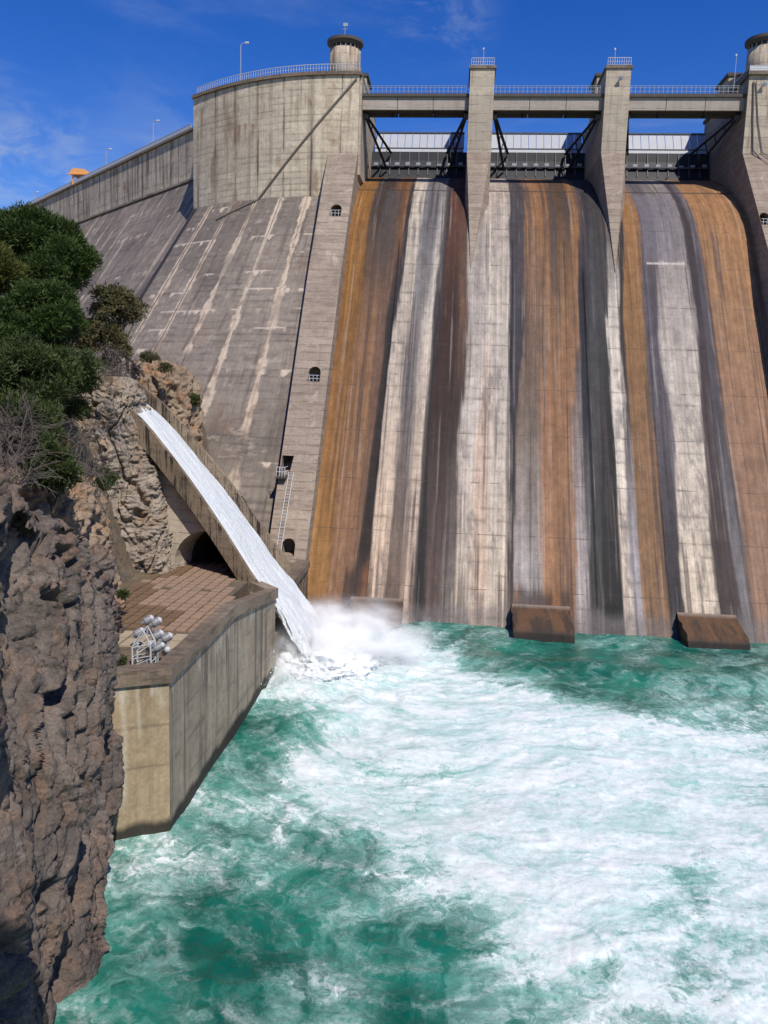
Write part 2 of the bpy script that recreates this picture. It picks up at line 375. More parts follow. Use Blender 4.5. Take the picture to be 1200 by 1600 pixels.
def water_mat():
    m, t, b = new_mat('turbulent_river_water')
    P = t.node('ShaderNodeNewGeometry').outputs['Position']
    dens = t.node('ShaderNodeAttribute', {'attribute_name': 'foam'}).outputs['Fac']
    x, y, _ = t.sep(P); q = t.comb(x, y, 0)
    w1 = t.noise(q, .12, 3, .5, color=True); w2 = t.noise(q, .5, 4, .6, color=True)
    warp = t.vmath('ADD', t.vmath('SCALE', w1), t.vmath('SCALE', w2)) if False else None
    d1 = t.scale(t.vmath('SUBTRACT', w1, (.5, .5, .5)), (14, 14, 0)); d2 = t.scale(t.vmath('SUBTRACT', w2, (.5, .5, .5)), (4.2, 4.2, 0))
    qq = t.vmath('ADD', t.vmath('ADD', q, d1), d2)
    a1 = t.noise(qq, .42, 9, .62, .8)                       # broad foam sheets
    a2 = t.noise(t.vmath('ADD', q, t.scale(d2, (.8, .8, 0))), 1.5, 8, .7, 1.2)
    rd = t.math('SUBTRACT', 1, t.math('MULTIPLY', t.math('ABSOLUTE', t.math('SUBTRACT', t.noise(t.vmath('ADD', q, t.vmath('ADD', t.scale(d1, (.35, .35, 0)), d2)), .75, 6, .62, .7), .5)), 9))
    rd = t.math('MAXIMUM', rd, 0)
    rd2 = t.math('MAXIMUM', t.math('SUBTRACT', 1, t.math('MULTIPLY', t.math('ABSOLUTE', t.math('SUBTRACT', t.noise(t.vmath('ADD', q, d2), 2.2, 6, .65, 1.), .5)), 8)), 0)
    fu = t.node('ShaderNodeAttribute', {'attribute_name': 'flow_u'}).outputs['Fac']; fv = t.node('ShaderNodeAttribute', {'attribute_name': 'flow_v'}).outputs['Fac']
    fl = t.vmath('ADD', t.comb(fu, fv, 0), t.scale(t.vmath('SUBTRACT', w2, (.5, .5, .5)), (.9, 1.3, 0)))
    f1 = t.noise(fl, 1.0, 8, .64, .5)
    f2 = t.math('MAXIMUM', t.math('SUBTRACT', 1, t.math('MULTIPLY', t.math('ABSOLUTE', t.math('SUBTRACT', t.noise(fl, 2.1, 7, .62, .9), .5)), 8)), 0)
    mixn = t.math('ADD', t.math('ADD', t.math('MULTIPLY', a1, .34), t.math('MULTIPLY', a2, .22)), t.math('MULTIPLY', f1, .44))
    thr = t.math('SUBTRACT', .76, t.math('MULTIPLY', dens, .5))
    sheet = t.ramp(t.math('SUBTRACT', mixn, thr), -.05, .13)
    strands = t.math('MULTIPLY', t.math('ADD', t.math('MULTIPLY', rd, .6), t.math('MULTIPLY', rd2, .4)), t.ramp(t.math('ADD', mixn, t.math('MULTIPLY', dens, .42)), .54, .84))
    foam = t.math('MINIMUM', t.math('ADD', sheet, strands), 1, clamp=True)
    air = t.ramp(t.math('ADD', t.math('MULTIPLY', a1, .9), t.math('MULTIPLY', dens, .75)), .52, 1.1)
    deep = t.mix(t.ramp(t.noise(q, .16, 4), .35, .65), (.003, .075, .055), (.009, .16, .115))
    body = t.mix(air, deep, (.2, .44, .38))
    fine = t.noise(t.vmath('ADD', q, t.scale(d2, (.5, .5, 0))), 3.5, 8, .75, 1.)
    wsel = t.math('ADD', t.math('ADD', t.math('MULTIPLY', a2, .3), t.math('MULTIPLY', fine, .25)), t.math('MULTIPLY', f1, .45))
    white = t.mix(t.ramp(t.math('ADD', wsel, t.math('MULTIPLY', dens, .08)), .45, .66), (.31, .5, .47), (.7, .73, .74))
    # veins of clearer water drawn out along the flow between the foam
    vein = t.math('MULTIPLY', t.math('MAXIMUM', t.math('SUBTRACT', 1, t.math('MULTIPLY', t.math('ABSOLUTE', t.math('SUBTRACT', t.noise(t.vmath('ADD', fl, (7, 3, 0)), 1.1, 7, .6, 1.), .48)), 11)), 0), t.ramp(t.noise(q, .3, 4), .42, .6))
    white = t.mix(t.math('MULTIPLY', vein, .75), white, (.2, .42, .38))
    white = t.mix(t.math('MULTIPLY', f2, .35), white, (.78, .8, .8))
    c = t.mix(foam, body, white)
    t.l.new(c, b.inputs['Base Color'])
    t.put(b.inputs['Roughness'], t.ramp(foam, 0, .6, .12, .75)); b.inputs['IOR'].default_value = 1.33
    t.put(b.inputs['Specular IOR Level'], t.ramp(foam, 0, .7, .5, .15))
    h = t.math('ADD', t.math('ADD', t.math('MULTIPLY', t.noise(q, 1.6, 7, .65, .6), .9), t.math('MULTIPLY', foam, .2)), t.math('MULTIPLY', f1, .5))
    t.l.new(t.bump(h, .4, .18), b.inputs['Normal'])
    return m
M['water'] = water_mat()
def jet_mat():
    m, t, b = new_mat('white_rushing_water')
    uv = t.node('ShaderNodeUVMap').outputs[0]; u, v, _ = t.sep(uv); P = t.node('ShaderNodeNewGeometry').outputs['Position']
    n = t.noise(t.comb(t.math('MULTIPLY', u, .7), t.math('MULTIPLY', v, 2.2), 0), 1.3, 9, .74, .9)
    c = t.mix(t.ramp(n, .3, .7), (.56, .62, .65), (.77, .78, .79))
    t.l.new(c, b.inputs['Base Color']); b.inputs['Roughness'].default_value = .55; b.inputs['Specular IOR Level'].default_value = .3
    b.inputs['Subsurface Weight'].default_value = .0
    sp_ = t.noise(P, 4.5, 6, .75)
    t.l.new(t.bump(t.math('ADD', n, t.math('MULTIPLY', sp_, .8)), .9, .22), b.inputs['Normal'])
    return m
M['jet'] = jet_mat()
M['foamy'] = flat('white_splash_foam', (.7, .73, .75), .7, 0, .05, 3)

# ================================================================== THE DAM
dam = thing('concrete_dam', (11, 115, WATER), 'tall concrete gravity dam with rust and soot striped spillway face between pale abutments', 'dam')
SLP = .667
# --- spillway face: straight 1:0.67 batter rolling over an ogee crest
prof = [(77.6, -24.6), (79.6, -21.6)] + [(94 + SLP * z, z) for z in np.arange(-19, 21.1, 2.)] + [(109.6, 22.9), (111.7, 24.9), (114.4, 26.9), (117.6, 28.8), (121.0, 30.5), (124.6, 31.9), (128.2, 33.0), (131.5, 33.5), (135, 33.5)]
prof = np.array(prof)
seg = np.r_[0, np.cumsum(np.hypot(*np.diff(prof, axis=0).T))]
tt = np.linspace(0, seg[-1], 300); py_, pz_ = np.interp(tt, seg, prof[:, 0]), np.interp(tt, seg, prof[:, 1])
xs = np.linspace(-15.2, 37.4, 520)
Xc, Tc = np.meshgrid(xs, tt, indexing='ij'); Yc = np.interp(Tc, tt, py_); Zc = np.interp(Tc, tt, pz_)
LEV = [-18.0, -1.8, 9.6, 24.4]
EDG = [[-14.2,-13.9,-15.1,-14.6],[-12.2,-12.0,-12.7,-12.1],[-9.4,-9.7,-9.7,-10.1],[-7.3,-8.6,-8.8,-9.5],[-6.9,-7.5,-8.0,-8.0],[-5.1,-5.6,-6.1,-6.4],[-2.6,-4.2,-4.3,-4.4],[-2.0,-3.0,-3.2,-3.5],[-1.5,-2.1,-2.6,-1.9],[-0.3,0.3,-0.2,-0.4],[0.7,1.2,0.9,0.8],[3.0,3.3,2.9,2.8],[4.5,4.5,4.3,4.0],[6.4,6.4,6.5,6.4],[8.2,8.1,7.2,6.9],[10.2,10.1,10.1,9.9],[11.6,11.4,11.4,11.4],[14.3,13.2,12.7,12.4],[15.4,14.6,13.6,13.4],[15.8,14.9,14.4,14.6],[16.5,15.7,15.4,14.9],[17.7,16.9,16.5,16.2],[18.9,18.0,18.0,18.0],[20.3,19.4,19.4,19.0],[21.1,19.8,20.0,20.1],[22.8,22.4,22.6,22.6],[25.0,23.9,24.6,23.9],[28.2,28.4,27.8,27.4],[29.1,29.4,29.2,29.3],[29.9,30.2,30.2,30.6]]
COL = [  # colour of each stain band at the four heights, top to bottom
 [(.30,.155,.045),(.29,.155,.055),(.27,.145,.06),(.33,.19,.075)], [(.10,.07,.05),(.25,.15,.085),(.27,.16,.085),(.31,.19,.11)],
 [(.22,.11,.045),(.20,.13,.09),(.19,.12,.08),(.27,.18,.12)], [(.05,.04,.045),(.035,.035,.045),(.04,.035,.035),(.05,.04,.035)],
 [(.40,.36,.31),(.42,.37,.32),(.44,.38,.32),(.50,.40,.31)], [(.17,.165,.175),(.20,.19,.19),(.19,.17,.165),(.20,.155,.13)],
 [(.27,.255,.25),(.40,.36,.32),(.42,.36,.30),(.44,.35,.28)], [(.05,.045,.05),(.05,.045,.055),(.045,.04,.045),(.05,.045,.045)],
 [(.17,.08,.05),(.085,.045,.035),(.085,.055,.045),(.13,.10,.09)], [(.14,.07,.045),(.19,.12,.075),(.07,.05,.045),(.17,.15,.14)],
 [(.26,.235,.21),(.33,.30,.28),(.38,.345,.32),(.45,.39,.33)], [(.36,.32,.28),(.43,.39,.35),(.46,.37,.31),(.50,.40,.31)],
 [(.34,.30,.27),(.42,.38,.34),(.42,.38,.34),(.46,.40,.34)], [(.09,.08,.09),(.075,.07,.085),(.06,.055,.065),(.09,.075,.07)],
 [(.30,.17,.085),(.21,.145,.10),(.19,.15,.12),(.30,.28,.28)], [(.27,.14,.06),(.29,.18,.10),(.32,.19,.11),(.35,.21,.12)],
 [(.13,.08,.045),(.26,.16,.09),(.31,.18,.10),(.33,.20,.115)], [(.30,.155,.06),(.30,.18,.10),(.31,.19,.11),(.33,.21,.13)],
 [(.08,.07,.085),(.05,.05,.065),(.22,.18,.17),(.34,.31,.31)], [(.06,.055,.065),(.045,.045,.06),(.045,.05,.065),(.22,.21,.22)],
 [(.07,.065,.07),(.08,.08,.085),(.085,.085,.09),(.08,.08,.08)], [(.06,.055,.06),(.07,.07,.075),(.05,.05,.052),(.045,.045,.045)],
 [(.08,.07,.07),(.45,.42,.38),(.48,.44,.40),(.50,.44,.37)], [(.05,.04,.04),(.05,.045,.05),(.08,.07,.07),(.34,.32,.34)],
 [(.29,.155,.06),(.27,.16,.075),(.28,.17,.09),(.29,.185,.105)], [(.14,.125,.14),(.11,.10,.125),(.12,.11,.125),(.07,.065,.075)],
 [(.20,.18,.18),(.34,.31,.29),(.42,.38,.34),(.50,.44,.36)], [(.08,.065,.075),(.085,.07,.085),(.10,.075,.08),(.10,.08,.08)],
 [(.12,.105,.125),(.11,.10,.125),(.09,.085,.10),(.19,.18,.19)], [(.34,.195,.09),(.32,.20,.115),(.31,.20,.13),(.30,.20,.14)]]
E_ = np.array([[e[3], e[2], e[1], e[0]] for e in EDG]); K_ = np.array([[c[3], c[2], c[1], c[0]] for c in COL])
E_[0] -= 3
# edges wander a little, and fray in thin vertical streaks
wx = Xc + .28 * fbm(Xc * .3, Tc * .09, 0 * Xc, 4, 3) + .42 * fbm(Xc * 2.2, Tc * .05, 0 * Xc + 4, 5, 5, .68) + .1 * fbm(Xc * 7, Tc * .4, 0 * Xc, 3, 8, .6)
colr_ = np.zeros(Xc.shape + (3,)); acc = np.zeros(Xc.shape)
zz = np.clip(Zc + 2.5 * fbm(Xc * 1.8, Tc * .04, 0 * Xc, 3, 12), LEV[0], LEV[-1])
edges = [np.interp(zz, LEV, E_[i]) for i in range(len(E_))] + [np.full(Xc.shape, 60.)]
for i in range(len(E_)):
    sft = .16 if i not in (1, 2, 5, 6, 15, 16, 25) else .5
    k = sstep(-sft, sft, wx - edges[i]) * (1 - sstep(-sft, sft, wx - edges[i + 1]) if i + 1 < len(E_) else 1)
    cc = np.stack([np.interp(zz, LEV, K_[i][:, j]) for j in range(3)], -1)
    colr_ += cc * k[..., None]; acc += k
colr_ /= np.maximum(acc, 1e-3)[..., None]
lm = colr_.mean(-1, keepdims=True); colr_ *= np.interp(lm, [0, .06, .12, .25, .5], [.36, .44, .66, .88, 1.04]) * np.array((1.03, 1., .95))
satc = colr_.mean(-1, keepdims=True); colr_ = satc + (colr_ - satc) * 1.08
warm_ = sstep(1.35, 2.4, colr_[..., 0] / np.maximum(colr_[..., 2], .01))[..., None]; colr_ = colr_ * (1 - warm_ * (1 - np.array((.86, .82, .88)))) * .95
# fine vertical rain streaks and mottled lime
s_ = fbm(Xc * 3.2, Tc * .045, 0 * Xc, 5, 21, .7); m_ = fbm(Xc * .9, Tc * .5, 0 * Xc, 5, 33, .65)
lum = colr_.mean(-1)
colr_ *= (1 + .42 * s_ * np.clip(1.3 - lum * 1.2, .5, 1.2))[..., None] * (1 + .28 * m_)[..., None]
lft = Tc / 1.55 + .05 * m_; hl = (1 - sstep(.0, .16, np.abs(lft - np.round(lft)))) * sstep(-.1, .35, fbm(Xc * .7, np.round(lft) * 2.1, 0 * Xc, 4, 43)) * sstep(.16, .3, lum)
colr_ *= (1 - .38 * hl)[..., None]
blk_ = sstep(.22, .5, fbm(Xc * 2.4, Tc * .03, 0 * Xc, 4, 44, .6) + .35 * fbm(Xc * .5, Tc * .08, 0 * Xc, 3, 45)); colr_ = colr_ * (1 - .7 * blk_[..., None]) + .7 * blk_[..., None] * np.array((.05, .038, .036))
wht_ = sstep(.3, .55, fbm(Xc * 3.6, Tc * .05, 0 * Xc, 4, 46, .6)) * .22; colr_ = colr_ * (1 - wht_[..., None]) + wht_[..., None] * np.array((.4, .36, .33))
soot = sstep(.1, .42, fbm(Xc * .8, Tc * .22, 0 * Xc, 6, 41, .68)) * sstep(.2, .36, lum) * .6          # dark scabs on the pale bands
colr_ = colr_ * (1 - soot[..., None]) + np.array((.13, .11, .105)) * soot[..., None]
blk = sstep(8, 20, Zc) * (sstep(-12.2, -11.2, wx) - sstep(-7.8, -7.2, wx) + sstep(11.2, 11.8, wx) - sstep(14, 14.6, wx)) * sstep(-.25, .3, fbm(Xc * 1.1, Tc * .05, 0 * Xc, 4, 51)) * (Zc < 28.5) * .8
colr_ = colr_ * (1 - blk[..., None]) + np.array((.05, .042, .04)) * blk[..., None]
frame_ = ((Zc < 17.5 + .1 * m_) & (Zc > 17.1) & (Xc > 23.3) & (Xc < 27.9)) * .8                             # lime line under the worn patch of the third bay
colr_ = colr_ * (1 - frame_[..., None]) + np.array((.5, .45, .4)) * frame_[..., None]
up3 = ((Zc > 17.4) & (Zc < 28) & (wx > 23.2) & (wx < 28)) * .55
colr_ = colr_ * (1 - up3[..., None]) + np.array((.13, .12, .135)) * up3[..., None]
wet = sstep(-20.6, -21.8, Zc + .5 * fbm(Xc * .6, 0 * Xc, 0 * Xc, 3, 61))
colr_ = colr_ * (1 - .6 * wet[..., None]) + .6 * wet[..., None] * np.array((.13, .115, .11))
for (a, b_, zt_) in ((6.9, 12.7, -18.9), (-10.4, -8., -17.6)):                # wet rust above the toe blocks
    k = sstep(a - .2, a + .2, wx) * (1 - sstep(b_ - .2, b_ + .2, wx)) * sstep(zt_ + .6, zt_ - 1.2, Zc + .9 * fbm(Xc * 2.2, Tc * .1, 0 * Xc, 4, 83)) * .85
    rq = sstep(-.1, .35, fbm(Xc * .7, Tc * .08, 0 * Xc, 4, 85))[..., None]; rc = (1 - rq) * np.array((.045, .03, .025)) + rq * np.array((.19, .085, .035))
    colr_ = colr_ * (1 - k[..., None]) + rc * k[..., None]
# relief: a worn raised strip below the second pier, a joint across the ogee, shallow vertical grooves
rel = .28 * (sstep(15.3, 15.45, Xc) - sstep(17.7, 17.85, Xc)) * sstep(17, 15, Zc) * sstep(-21, -20, Zc)
for gx in (-8.1, 6.45, 12.9, 19.2, 22.6): rel = rel - .16 * np.exp(-((Xc + .15 * np.sin(Tc * .1) - gx) / .12) ** 2) * (Zc < 20)
jn = (np.abs(Zc - 28.6) < .13)
rel = rel - .25 * jn; colr_[jn] = (.03, .025, .025)
rel = rel + .03 * fbm(Xc * .8, Tc * .8, 0 * Xc, 3, 71)
face = grid_mesh('spillway_face', Xc, Yc - rel * .8, Zc + rel * .5, M['chute'], dam, True, uv=(Xc, Tc), color=np.clip(colr_, .012, .62), flip=True)

# --- three wet toe blocks at the foot of the chutes
for x0, x1, dz_ in ((-9.7, -4.2, 0.), (6.8, 12.6, .1), (23.2, 28.9, .1)):
    nn_ = 70; A, T = np.meshgrid(np.linspace(0, 1, nn_), np.linspace(0, 1, 60), indexing='ij')
    py2, pz2 = np.interp(T, [0, .5, .75, .8, 1], [80.2, 77.9, 75.7, 75.5, 75.3]), np.interp(T, [0, .5, .75, .8, 1], [-20.7, -21.35, -22.05, -22.2, -24.2]) + dz_
    Xt = x0 + (x1 - x0) * A + (.12 * vn(T * 9, 0 * T, 0 * T, 3)) * ((A < .02) | (A > .98))
    n_ = fbm(Xt * .8, T * .4, 0 * T, 5, 77, .6); c = np.array((.1, .055, .03)) * np.ones(A.shape + (1,)); k = sstep(0, .4, n_)[..., None]; c = c * (1 - k) + k * np.array((.12, .065, .03)); k = .8 * sstep(-.1, .4, fbm(Xt * .9, T * 1.6, 0 * T, 6, 79, .7))[..., None]; c = c * (1 - k) + k * np.array((.035, .028, .024))
    k = sstep(.7, .85, T + .06 * n_)[..., None]; c = c * (1 - k) + k * np.array((.03, .026, .022)); k = (sstep(.2, .0, T) * .6)[..., None]; c = c * (1 - k) + k * np.array((.3, .25, .21))
    grid_mesh('toe_block', Xt, py2 - .05 * n_, pz2, M['painted'], dam, False, uv=(Xt, T * 8), color=c, flip=True)
    MB().prism([(84, -20.5), (80.25, -20.8 + dz_), (77.95, -21.45 + dz_), (75.76, -22.15 + dz_), (75.4, -24.3), (84, -24.3)], x0 + .02, x1 - .02).build('toe_block_core', M['rust_block'], dam)
# --- piers between the bays
NICHE = lambda cx, z0, w_, h_: [(cx - w_, z0), (cx + w_, z0), (cx + w_, z0 + h_ - w_)] + [(cx + w_ * math.cos(a), z0 + h_ - w_ + w_ * math.sin(a)) for a in np.linspace(0.15, math.pi - .15, 9)] + [(cx - w_, z0 + h_ - w_)]
for x0, x1, xm in ((.4, 3.65, 1.45), (18.3, 21.5, 19.35)):
    b = MB()
    b.prism([(115, 33), (115, 43.6), (121.2, 43.6), (121.2, 41), (133.2, 41), (134, 33)], x0, x1)
    b.build('pier', M['pier'], dam)
    b = MB(); b.add([(x0, 115, 33), (x1, 115, 33), (xm, 104.6, 16), (xm, 112, 14), (x0, 134, 33), (x1, 134, 33), (x0 + .05, 112.4, 24), (x1 - .05, 112.4, 24), (x0 + .05, 128, 22), (x1 - .05, 128, 22)],
                    [(0, 1, 2), (0, 2, 6), (1, 7, 2), (6, 2, 3), (7, 3, 2), (0, 6, 8, 4), (1, 5, 9, 7), (6, 3, 8), (7, 9, 3), (3, 9, 8), (4, 8, 9, 5), (0, 4, 5, 1)])
    b.build('pier_nose', M['panel'], dam)
    b = MB().box(x0 - .18, x1 + .18, 114.8, 121.4, 43.6, 43.95); b.build('pier_cap', M['coping'], dam)
    MB().box(x0 + .25, x1 - .25, 124.6, 129.5, 41, 46.2).build('hoist_house', M['pier'], dam)
    MB().box(x0 + .0, x1 - .0, 124.4, 129.8, 46.2, 46.6).build('hoist_house_roof', M['cap'], dam)

# --- left buttress panel with niches and a recessed balcony, right abutment
pl = [(115, 42.7), (115, 33), (99.5, 15), (72.6, -25.4), (98, -25.4), (134, 30), (134, 42.7)]
pl = [(115, 42.7), (115, 33), (101.3, 15), (74.8, -25.4), (98, -25.4), (134, 30), (134, 42.7)]; pr = pl
lb = MB(); lb.add([(-18.6, y, z) for y, z in pr] + [(-14.5, y, z) for y, z in pl], [tuple(range(7))[::-1], tuple(range(7, 14)), (0, 1, 8, 7), (1, 2, 9, 8), (2, 3, 10, 9), (3, 4, 11, 10), (4, 5, 12, 11), (5, 6, 13, 12), (6, 0, 7, 13)])
lb = lb.build('left_buttress', M['panel'], dam)
cutters = []
for cx, z0, y0 in ((-16.3, 22.8, 107.4), (-16.15, 1.3, 91.8), (-16.5, -16.9, 80.2)):
    cutters.append(MB().prism(NICHE(cx, z0, .72, 1.75), y0 - 4, y0 + 3.2, 'y').build('cutter'))
cutters.append(MB().prism([(-18.5, -9.1), (-17.5, -9.1), (-17.2, -6.9), (-18.5, -6.9)], 82, 89.5, 'y').build('cutter'))
cut(lb, *cutters)
lw = MB().prism([(115.15, 42.6), (115.15, 30), (133.9, 30), (133.9, 42.6)], -14.5, -14.2).build('bay_side_wall', M['bastion'], dam)
ra = MB().prism([(115, 42.7), (115, 33), (99.5, 15), (72.6, -25.4), (98, -25.4), (134, 30), (134, 42.7)], 36.7, 66).build('right_abutment', M['panel'], dam)
cut(ra, MB().prism(NICHE(37.35, 22.1, .62, 1.75), 102, 109.5, 'y').build('cutter'))
MB().prism([(114.93, 33.0), (114.93, 42.7), (115.2, 42.7), (115.2, 33.0)], 36.64, 66).build('right_abutment_facing', M['bastion'], dam)
# --- bastion: curved vertical wall on the left
xb = np.linspace(-14.5, -40.5, 90); yb = 114.75 + .0178 * np.minimum(xb + 18, 0) ** 2
sb = np.r_[0, np.cumsum(np.hypot(np.diff(xb), np.diff(yb)))]
def paint(U, V, light, mid, dark, seed, lift=.85, joint=3.4, joff=0., drip=.6, rustk=.35, palek=0., grime=.5, jd=1.):
    """weathering of a cast wall: pours, joints, drips and lime, in metres"""
    z0 = 0 * U; light, mid, dark = map(np.array, (light, mid, dark)); mixc = lambda c, k, d: c * (1 - k[..., None]) + np.array(d) * k[..., None]
    Vw = V + .05 * fbm(U * .5, V * .3, z0, 2, seed)
    li = np.floor(Vw / lift); ji = np.floor((U + joff) / joint)
    tone = _h(li, ji, z0, seed + 1) * .6 + _h(li, z0, z0, seed + 2) * .4
    c = light * np.ones(U.shape + (1,)); c = mixc(c, sstep(-.25, .35, fbm(U * .14, V * .14, z0, 5, seed + 3, .6)), mid); c = c * (.88 + .2 * tone)[..., None]
    f = Vw / lift - li; dl = np.minimum(f, 1 - f) * lift; ln = (1 - sstep(.02, .11, dl)) * sstep(-.25, .25, fbm(U * .35, V * .8, z0, 4, seed + 4))
    band = (1 - sstep(.0, .5, f * lift)) * sstep(-.05, .35, fbm(U * .5, V * 1.2, z0, 5, seed + 5, .62)); c = mixc(c, band * grime * .7, dark * 1.3); c = mixc(c, ln * .55, dark)
    st = fbm(U * 1.6, V * .05, z0, 5, seed + 6, .62); st2 = fbm(U * 4.5, V * .14, z0, 3, seed + 7, .6); pt = fbm(U * .2, V * .2, z0, 4, seed + 8)
    c = mixc(c, sstep(.08, .42, st + .35 * pt) * drip, dark * 1.15); c = mixc(c, sstep(.2, .6, st2) * drip * .35, dark)
    c = mixc(c, sstep(.1, .4, fbm(U * .5, V * 1.6, z0, 5, seed + 9, .65)) * grime * .55, dark * 1.4)
    c = mixc(c, sstep(.12, .4, fbm(U * .7, V * .16, z0, 4, seed + 10, .6)) * sstep(0, .3, fbm(U * .2, V * .25, z0, 3, seed + 11)) * rustk, (.2, .105, .055))
    if joint:
        fj = (U + joff) / joint - ji; dj = np.minimum(fj, 1 - fj) * joint + .08 * fbm(U * 1., V * .8, z0, 2, seed + 12)
        jn = (1 - sstep(.05, .2, dj)) * sstep(-.3, .2, fbm(ji * 3.7 + np.round(fj), V * .22, z0, 3, seed + 13)); jw = (1 - sstep(.1, .75, dj)) * sstep(-.1, .3, fbm(np.round((U + joff) / joint) * 5.1, V * .13, z0, 4, seed + 14))
        if palek:
            w_ = .18 + .55 * np.clip(fbm(np.round((U + joff) / joint) * 5.1, np.floor(V / 2.3) * .7, z0, 3, seed + 15) + .25, 0, 1); w_ = w_ * (1 + .5 * fbm(U * 2, V * 1.5, z0, 3, seed + 16))
            on = sstep(-.35, -.1, fbm(np.round((U + joff) / joint) * 7.7, V * .1, z0, 3, seed + 17)); pj = (1 - sstep(w_ * .7, w_ + .08, dj)) * on
            c = mixc(c, pj * palek, (.47, .385, .3)); c = mixc(c, (1 - sstep(.02, .07, dj)) * .4, (.09, .07, .055))
            c = mixc(c, pj * sstep(.1, .4, fbm(U * 1.5, V * 1.2, z0, 4, seed + 18)) * .6, (.17, .12, .09))
        else: c = mixc(c, jw * .5 * jd, dark * 1.2); c = mixc(c, jn * .85 * jd, dark * .45)
    if palek:
        # lime bled from pour joints, with runs below them
        L3 = lift * 3; k3 = np.floor(Vw / L3); pres = sstep(.18, .3, fbm(U * .22, k3 * 3.3, z0, 3, seed + 19)); d3 = (k3 + 1) * L3 - Vw
        run = .12 + 1.9 * np.clip(fbm(U * 1.5, k3 * 5.1, z0, 3, seed + 20) - .12, 0, 1); c = mixc(c, pres * (1 - sstep(run * .8, run, d3)) * palek, (.47, .395, .32))
        c = mixc(c, sstep(.28, .42, fbm(U * .6, V * .9, z0, 6, seed + 22, .7)) * .45 * palek, (.36, .3, .24))
    return np.clip(c * (1 + .16 * fbm(U * 3, V * 3, z0, 4, seed + 21))[..., None], .012, .62)
PALE = ((.54, .465, .35), (.46, .39, .29), (.15, .12, .09)); GREY = ((.225, .19, .158), (.165, .14, .118), (.07, .058, .05))
su = np.linspace(0, sb[-1], 340); zb = np.linspace(24.5, 42.7, 230); Sg, Zg = np.meshgrid(su, zb, indexing='ij'); bxg, byg = np.interp(Sg, sb, xb), np.interp(Sg, sb, yb)
cb = paint(Sg, Zg, *PALE, 900, .82, 4.1, 1.7, .42, .5, 0, .3)
for (u_, v_, wd_, ln_) in ((15.6, 37.2, .35, 4.2), (16.9, 37.4, .3, 3.), (18.0, 37.3, .28, 3.6), (3.4, 34.5, .5, 1.2), (26.0, 41, .3, 8), (29.5, 42, .25, 6)):
    k = np.exp(-((Sg - u_ - .05 * (v_ - Zg)) / wd_) ** 2) * (Zg < v_) * np.clip(1 - (v_ - Zg) / ln_, 0, 1); cb = cb * (1 - .75 * k[..., None]) + .75 * k[..., None] * np.array((.19, .1, .055))
grid_mesh('bastion_wall', bxg, byg, Zg, M['painted'], dam, False, uv=(Sg, Zg), color=cb)
xe, ye = xb[-1], yb[-1]
raw('bastion_side_wall', [(xe, ye, 20), (xe - 5, ye + 20, 20), (xe - 5, ye + 20, 42.7), (xe, ye, 42.7)], [(0, 1, 2, 3)], M['bastion'], dam)
def curve_strip(name, px_, py_, o0, o1, z0, z1, mat, parent):
    """a band of rectangular section that follows a curve in plan"""
    px_, py_ = np.array(px_, float), np.array(py_, float)
    dx, dy = np.gradient(px_), np.gradient(py_); L_ = np.hypot(dx, dy); nx, ny = -dy / L_, dx / L_
    if len(px_) > 2:
        # mitre
        pass
    rows = [(px_ + nx * o, py_ + ny * o, np.full(len(px_), z)) for o, z in ((o0, z0), (o1, z0), (o1, z1), (o0, z1))]
    n = len(px_); vs = [(rows[k][0][i], rows[k][1][i], rows[k][2][i]) for i in range(n) for k in range(4)]
    fs = [(i * 4 + k, i * 4 + (k + 1) % 4, (i + 1) * 4 + (k + 1) % 4, (i + 1) * 4 + k) for i in range(n - 1) for k in range(4)]
    fs += [(0, 1, 2, 3), tuple((n - 1) * 4 + k for k in (3, 2, 1, 0))]
    return raw(name, vs, fs, mat, parent)
curve_strip('bastion_coping', xb, yb, .3, -1.2, 42.7, 43.15, M['coping'], dam)
raw('bastion_deck', [(x, y, 43.0) for x, y in zip(xb, yb)] + [(-45, 142, 43.0), (-14.5, 134, 43.0)], [tuple(range(len(xb) + 2))], M['girder'], dam)
MB().box(-14.75, -14.2, 114.5, 134, 42.7, 43.15).build('bastion_coping', M['coping'], dam)
MB().box(36.4, 66, 114.5, 115.6, 42.7, 43.15).build('abutment_coping', M['coping'], dam)
MB().box(36.4, 37.3, 115.6, 134, 42.7, 43.15).build('abutment_coping', M['coping'], dam)
MB().box(37.3, 66, 115.6, 134, 42.5, 42.95).build('abutment_deck', M['girder'], dam)
for x0, x1 in ((-17.5, -14.7), (36.9, 39.6)):
    MB().box(x0, x1, 124.6, 129.5, 43, 46.2).build('hoist_house', M['pier'], dam); MB().box(x0 - .25, x1 + .25, 124.4, 129.8, 46.2, 46.6).build('hoist_house_roof', M['cap'], dam)

